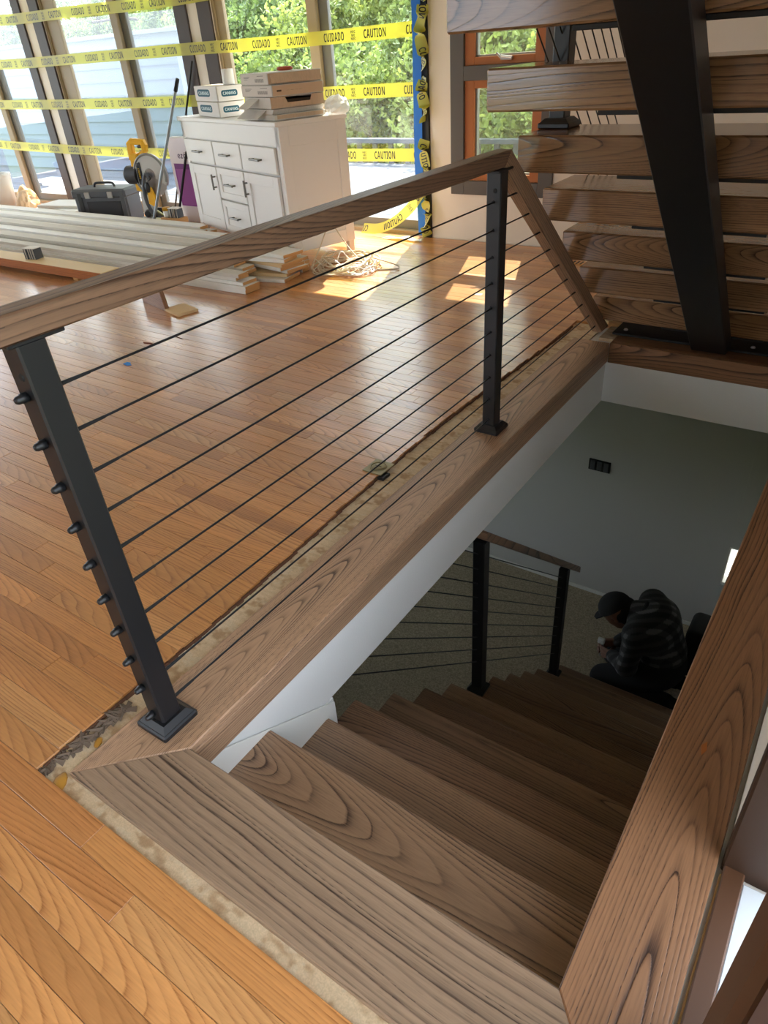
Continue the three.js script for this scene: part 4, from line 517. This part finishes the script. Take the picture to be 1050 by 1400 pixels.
  T('green tree rising behind the middle of the sided wall', -17.2, -15.8, 4.6, 2.4, 5, -0.8, 7000, [0.85, 0.9, 1]);
  T('green tree rising behind the sided wall, seen through the left door', -21.5, -16.6, 4.8, 2.6, 5.2, -0.8, 7000, [0.9, 0.9, 0.8]);
  T('pale green tree seen through the orange framed window', -3.4, -12.6, 3.4, 1.7, 3.6, -0.5, 7000, [1.25, 1.15, 1.5]);
  T('grey green tree beside the one in the orange framed window', -5.0, -15.4, 4.0, 2.2, 4.4, -0.7, 7000, [1.1, 1.05, 1.6]);
  T('tall dark tree far behind the right glass door', -9.2, -18.4, 5.2, 2.6, 6, -1, 7000, [0.7, 0.75, 0.9]);
  T('tall tree far behind the cabinet', -13.0, -20.5, 5.6, 2.8, 6.4, -1, 7000, [0.8, 0.8, 0.9]);
  T('tall tree far off, right of the dark one', -6.8, -20.0, 5.4, 2.8, 6.4, -1, 7000, [0.85, 0.9, 0.9]);
  T('leafy tree low behind the far end of the deck', -7.0, -11.4, 1.6, 1.6, 3.2, -1.6, 7000, [1.05, 1.05, 0.9]);
  T('bushy tree low behind the right end of the deck', -4.2, -11.0, 1.4, 1.6, 3.0, -1.6, 7000, [1.1, 1.1, 1.1]);
  T('bushy tree low behind the deck, left of the leafy one', -9.4, -12.2, 1.8, 1.7, 3.4, -1.5, 7000, [0.95, 1, 0.8]);
  T('leafy tree at the far left, behind the sided wall', -27.0, -17.5, 5.2, 2.8, 5.6, -0.8, 7000, [0.85, 0.9, 0.8]);
  T('far tree above the long sided wall', -18.6, -22, 6.0, 3.0, 7, -1, 7000, [0.8, 0.85, 0.8]);
}

// ---------------------------------------------------------------- person kneeling at the foot of the lower stairs
{ const smin = (a, b, k) => { const h = clamp(0.5 + 0.5 * (b - a) / k, 0, 1); return b + (a - b) * h - k * h * (1 - h); };
  const cap = (p, a, b, ra, rb) => { const ax = p[0] - a[0], ay = p[1] - a[1], az = p[2] - a[2], bx = b[0] - a[0], by = b[1] - a[1], bz = b[2] - a[2]; const t = clamp((ax * bx + ay * by + az * bz) / (bx * bx + by * by + bz * bz), 0, 1); return Math.hypot(ax - bx * t, ay - by * t, az - bz * t) - (ra + (rb - ra) * t); };
  const ell = (p, c, r) => { const x = (p[0] - c[0]) / r[0], y = (p[1] - c[1]) / r[1], z = (p[2] - c[2]) / r[2], k = Math.hypot(x, y, z); return (k - 1) * Math.min(...r); };
  const field = (bones, k) => (p) => { let d = 9; for (const b of bones) { const e = b.length === 2 ? ell(p, b[0], b[1]) : cap(p, ...b); d = smin(d, e, k); } return d; };
  function mesh(c, half, res, f) {
    const mc = new MarchingCubes(res, M.black, false, false, 90000); mc.isolation = 0; const hs = res / 2, p = [0, 0, 0];
    for (let z = 0; z < res; z++) for (let y = 0; y < res; y++) for (let x = 0; x < res; x++) { p[0] = c[0] + (x - hs) / hs * half; p[1] = c[1] + (y - hs) / hs * half; p[2] = c[2] + (z - hs) / hs * half; mc.field[x + y * res + z * res * res] = -f(p); }
    mc.update(); const n = mc.count, g = new THREE.BufferGeometry(), pos = new Float32Array(n * 3); for (let i = 0; i < n; i++) for (let q = 0; q < 3; q++) pos[3 * i + q] = mc.positionArray[3 * i + q] * half + c[q];
    g.setAttribute('position', new THREE.BufferAttribute(pos, 3)); g.setAttribute('normal', new THREE.BufferAttribute(new Float32Array(mc.normalArray.slice(0, n * 3)), 3)); return g;
  }
  const Zc = -3.27, hip = [0.66, -2.42, Zc], wst = [0.64, -2.28, Zc], chest = [0.57, -2.1, Zc], nk = [0.43, -2.03, Zc], hd = [0.315, -2.075, Zc];
  const sh = [[0.49, -2.06, Zc + 0.19], [0.49, -2.06, Zc - 0.19]], el = [[0.47, -2.36, Zc + 0.22], [0.46, -2.35, Zc - 0.2]], wr = [[0.335, -2.425, Zc + 0.1], [0.325, -2.43, Zc - 0.06]];
  const kn = [[0.31, -2.63, Zc + 0.14], [0.31, -2.63, Zc - 0.14]], an = [[0.76, -2.655, Zc + 0.12], [0.76, -2.655, Zc - 0.12]], toe = [[0.93, -2.69, Zc + 0.12], [0.93, -2.69, Zc - 0.12]];
  const torso = (o) => [[hip, wst, 0.155 + o, 0.15 + o], [wst, chest, 0.15 + o, 0.165 + o], [[0.56, -2.1, Zc + 0.1], [0.56, -2.1, Zc - 0.1], 0.14 + o, 0.14 + o], [chest, nk, 0.13 + o, 0.075 + o], [sh[0], sh[1], 0.085 + o, 0.085 + o]];
  const arms = (o, k = 1) => [0, 1].flatMap((i) => [[sh[i], el[i], 0.07 + o, 0.055 + o], [el[i], [lerp(el[i][0], wr[i][0], k), lerp(el[i][1], wr[i][1], k), lerp(el[i][2], wr[i][2], k)], 0.053 + o, 0.036 + o]]);
  const legs = (o) => [0, 1].flatMap((i) => [[[hip[0], hip[1] - 0.02, hip[2] + (i ? -0.09 : 0.09)], kn[i], 0.11 + o, 0.08 + o], [kn[i], an[i], 0.07 + o, 0.05 + o]]);
  // head: skull, jaw, nose, brow, ears; the face looks down toward the hands (direction F)
  const F = v3([-0.72, -0.69, 0]).normalize(), U = v3([-0.69, 0.72, 0]).normalize(), at = (f, u, s) => [hd[0] + F.x * f + U.x * u, hd[1] + F.y * f + U.y * u, hd[2] + s];
  const headB = [[at(-0.01, 0.03, 0), at(0.03, 0.035, 0), 0.1, 0.088], [at(0.05, -0.075, 0), at(0.05, -0.04, 0), 0.055, 0.072], [at(0.1, 0.02, 0), at(0.125, -0.025, 0), 0.012, 0.017], [at(0.098, 0.038, 0.035), at(0.098, 0.038, -0.035), 0.014, 0.014], [at(0.095, -0.058, 0.02), at(0.095, -0.058, -0.02), 0.01, 0.01], [at(0.0, 0.015, 0.095), at(0.0, -0.02, 0.098), 0.016, 0.011], [at(0.0, 0.015, -0.095), at(0.0, -0.02, -0.098), 0.016, 0.011], [at(-0.02, -0.06, 0), nk, 0.058, 0.066]];
  const hands = [];
  function hand(w, dir, nrm, sgn) { // wrist, direction to the knuckles, palm normal, thumb side
    const D = v3(dir).normalize(), N = v3(nrm).addScaledVector(D, -v3(nrm).dot(D)).normalize(), S = new THREE.Vector3().crossVectors(D, N).multiplyScalar(sgn), P = (d, s, n) => v3(w).addScaledVector(D, d).addScaledVector(S, s).addScaledVector(N, n).toArray(), B = [];
    for (const s of [-0.033, -0.011, 0.011, 0.033]) B.push([P(0.01, s * 0.6, 0), P(0.095, s, 0), 0.016, 0.0125]);
    [[0.036, 0.9], [0.012, 1.05], [-0.012, 1], [-0.035, 0.78]].forEach(([s, L], i) => { const a = [0.5 + i * 0.05, 1.15 + i * 0.06, 1.75 + i * 0.05]; let p = [0.095, 0]; const l = [0.042 * L, 0.03 * L, 0.024 * L]; let prev = P(p[0], s, p[1]); a.forEach((an_, k) => { p = [p[0] + Math.cos(an_) * l[k], p[1] + Math.sin(an_) * l[k]]; const q = P(p[0], s, p[1]); B.push([prev, q, 0.0105 - k * 0.0008, 0.0098 - k * 0.0008]); prev = q; }); });
    B.push([P(0.025, 0.03, 0.006), P(0.06, 0.06, 0.022), 0.016, 0.0125], [P(0.06, 0.06, 0.022), P(0.09, 0.055, 0.045), 0.012, 0.0105], [P(0.09, 0.055, 0.045), P(0.112, 0.042, 0.058), 0.0105, 0.009]); hands.push(B);
  }
  hand(wr[0], [-0.75, -0.35, -0.35], [0.1, -0.2, -1], 1); hand(wr[1], [-0.85, -0.35, 0.2], [0.1, -0.2, 1], -1);
  const t = thing('person', 'person kneeling on the carpet, bent over, in a dark cap and plaid shirt', 'person', [0, 0, 0]);
  const bodyF = field([...torso(-0.015), ...arms(-0.015), ...legs(-0.015), ...headB], 0.03);
  const skin = std(0x7a5543, 0.6), bodyG = [mesh([0.6, -2.3, Zc], 0.5, 76, bodyF), mesh(hd, 0.2, 84, field(headB, 0.016)), ...hands.map((b, i) => mesh([wr[i][0] - 0.07, wr[i][1] - 0.04, wr[i][2] + (i ? 0.02 : -0.04)], 0.13, 70, field(b, 0.006)))];
  for (const s of [-1, 1]) bodyG.push(new THREE.SphereGeometry(0.012, 10, 8).translate(...at(0.094, 0.022, s * 0.034)).deleteAttribute('uv'));
  part('body', bodyG.map((g) => { const n = g.index ? g.toNonIndexed() : g; return n; }), skin, t);
  const plaid = (g) => { const p = g.attributes.position, c = new Float32Array(p.count * 3), L = (v, k) => { const f = ((v / k) % 1 + 1) % 1; return f < 0.34 ? 1 : f < 0.42 ? 0.5 : 0; }; for (let i = 0; i < p.count; i++) { const x = p.getX(i), y = p.getY(i), z = p.getZ(i), s = L(z + x * 0.5, 0.085) + L(y - x * 0.35, 0.085), k = [0.01, 0.03, 0.1, 0.1, 0.1][Math.round(s * 2) > 2 ? 2 : Math.round(s)]; c.set([k, k * 0.98, k * 1.0], 3 * i); } g.setAttribute('color', new THREE.BufferAttribute(c, 3)); return g; };
  { const g = plaid(mesh([0.54, -2.2, Zc], 0.42, 110, field([...torso(0.008), ...arms(0.012, 0.94)], 0.035))); const m = new THREE.Mesh(g, new THREE.MeshStandardMaterial({ vertexColors: true, roughness: 0.95, side: THREE.DoubleSide })); m.name = 'plaid_shirt'; t.add(m); }
  part('collar', new THREE.TorusGeometry(0.085, 0.02, 8, 24).rotateY(Math.PI / 2).rotateZ(-0.5).translate(0.445, -2.03, Zc), std(0x1c1c1e, 0.95), t);
  part('trousers', mesh([0.56, -2.5, Zc], 0.44, 84, field([...legs(0.014), [hip, [0.655, -2.36, Zc], 0.172, 0.165]], 0.04)), std(0x141417, 0.95), t);
  for (const i of [0, 1]) part('boot', mesh([0.84, -2.67, toe[i][2]], 0.17, 44, field([[an[i], [0.86, -2.66, toe[i][2]], 0.056, 0.05], [[0.86, -2.665, toe[i][2]], toe[i], 0.048, 0.036]], 0.02)), std(0x15120f, 0.8), t);
  part('hair', mesh(hd, 0.2, 50, field([[at(-0.045, 0.0, 0), at(-0.03, -0.05, 0), 0.092, 0.07], [at(-0.01, 0.0, 0.05), at(-0.01, 0.0, -0.05), 0.056, 0.056]], 0.02)), std(0x17120f, 0.95), t);
  const capM = std(0x101013, 0.9), cp = new THREE.SphereGeometry(0.118, 24, 12, 0, Math.PI * 2, 0, Math.PI * 0.47).scale(1.08, 1, 0.95), br = extr([[0.09, -0.075], [0.15, -0.07], [0.185, -0.03], [0.19, 0], [0.185, 0.03], [0.15, 0.07], [0.09, 0.075]], 0.008, 0.002).rotateX(Math.PI / 2);
  const turn = new THREE.Matrix4().makeBasis(F, U, new THREE.Vector3().crossVectors(F, U)).setPosition(...at(0.01, 0.035, 0)); part('cap', [cp.applyMatrix4(turn), br.applyMatrix4(turn)], capM, t);
  const hx = [0.235, -2.475, Zc + 0.02]; const tl = thing('hand_tool', 'small pale tool held between the kneeling person\'s hands', 'tool', hx); part('shaft', rod([0, -0.07, 0], [0, 0.06, 0], 0.011, 0.011, 10), M.steel, tl); part('head', bb(0.05, 0.05, 0.03, 0.006, [-0.01, 0.075, 0]), M.paint, tl);
  const bg = thing('tool_bag', 'dark bag standing on the carpet behind the kneeling person', 'bag', [0.87, YL, -3.66]); part('bag', mesh([0, 0.22, 0], 0.3, 40, (p) => { const q = [Math.abs(p[0]) - 0.08, Math.abs(p[1] - 0.22) - 0.17, Math.abs(p[2]) - 0.1]; return Math.hypot(Math.max(q[0], 0), Math.max(q[1], 0), Math.max(q[2], 0)) - 0.05; }), std(0x0e0e10, 0.9), bg); part('strap', tube([[0, 0.42, -0.08], [0, 0.5, -0.05], [0, 0.52, 0], [0, 0.5, 0.05], [0, 0.42, 0.08]], 0.01, 20, 6), std(0x0e0e10, 0.9), bg);
}
scene.traverse((o) => { if (o.isMesh) { o.castShadow = true; o.receiveShadow = true; } });
renderer.render(scene, camera);
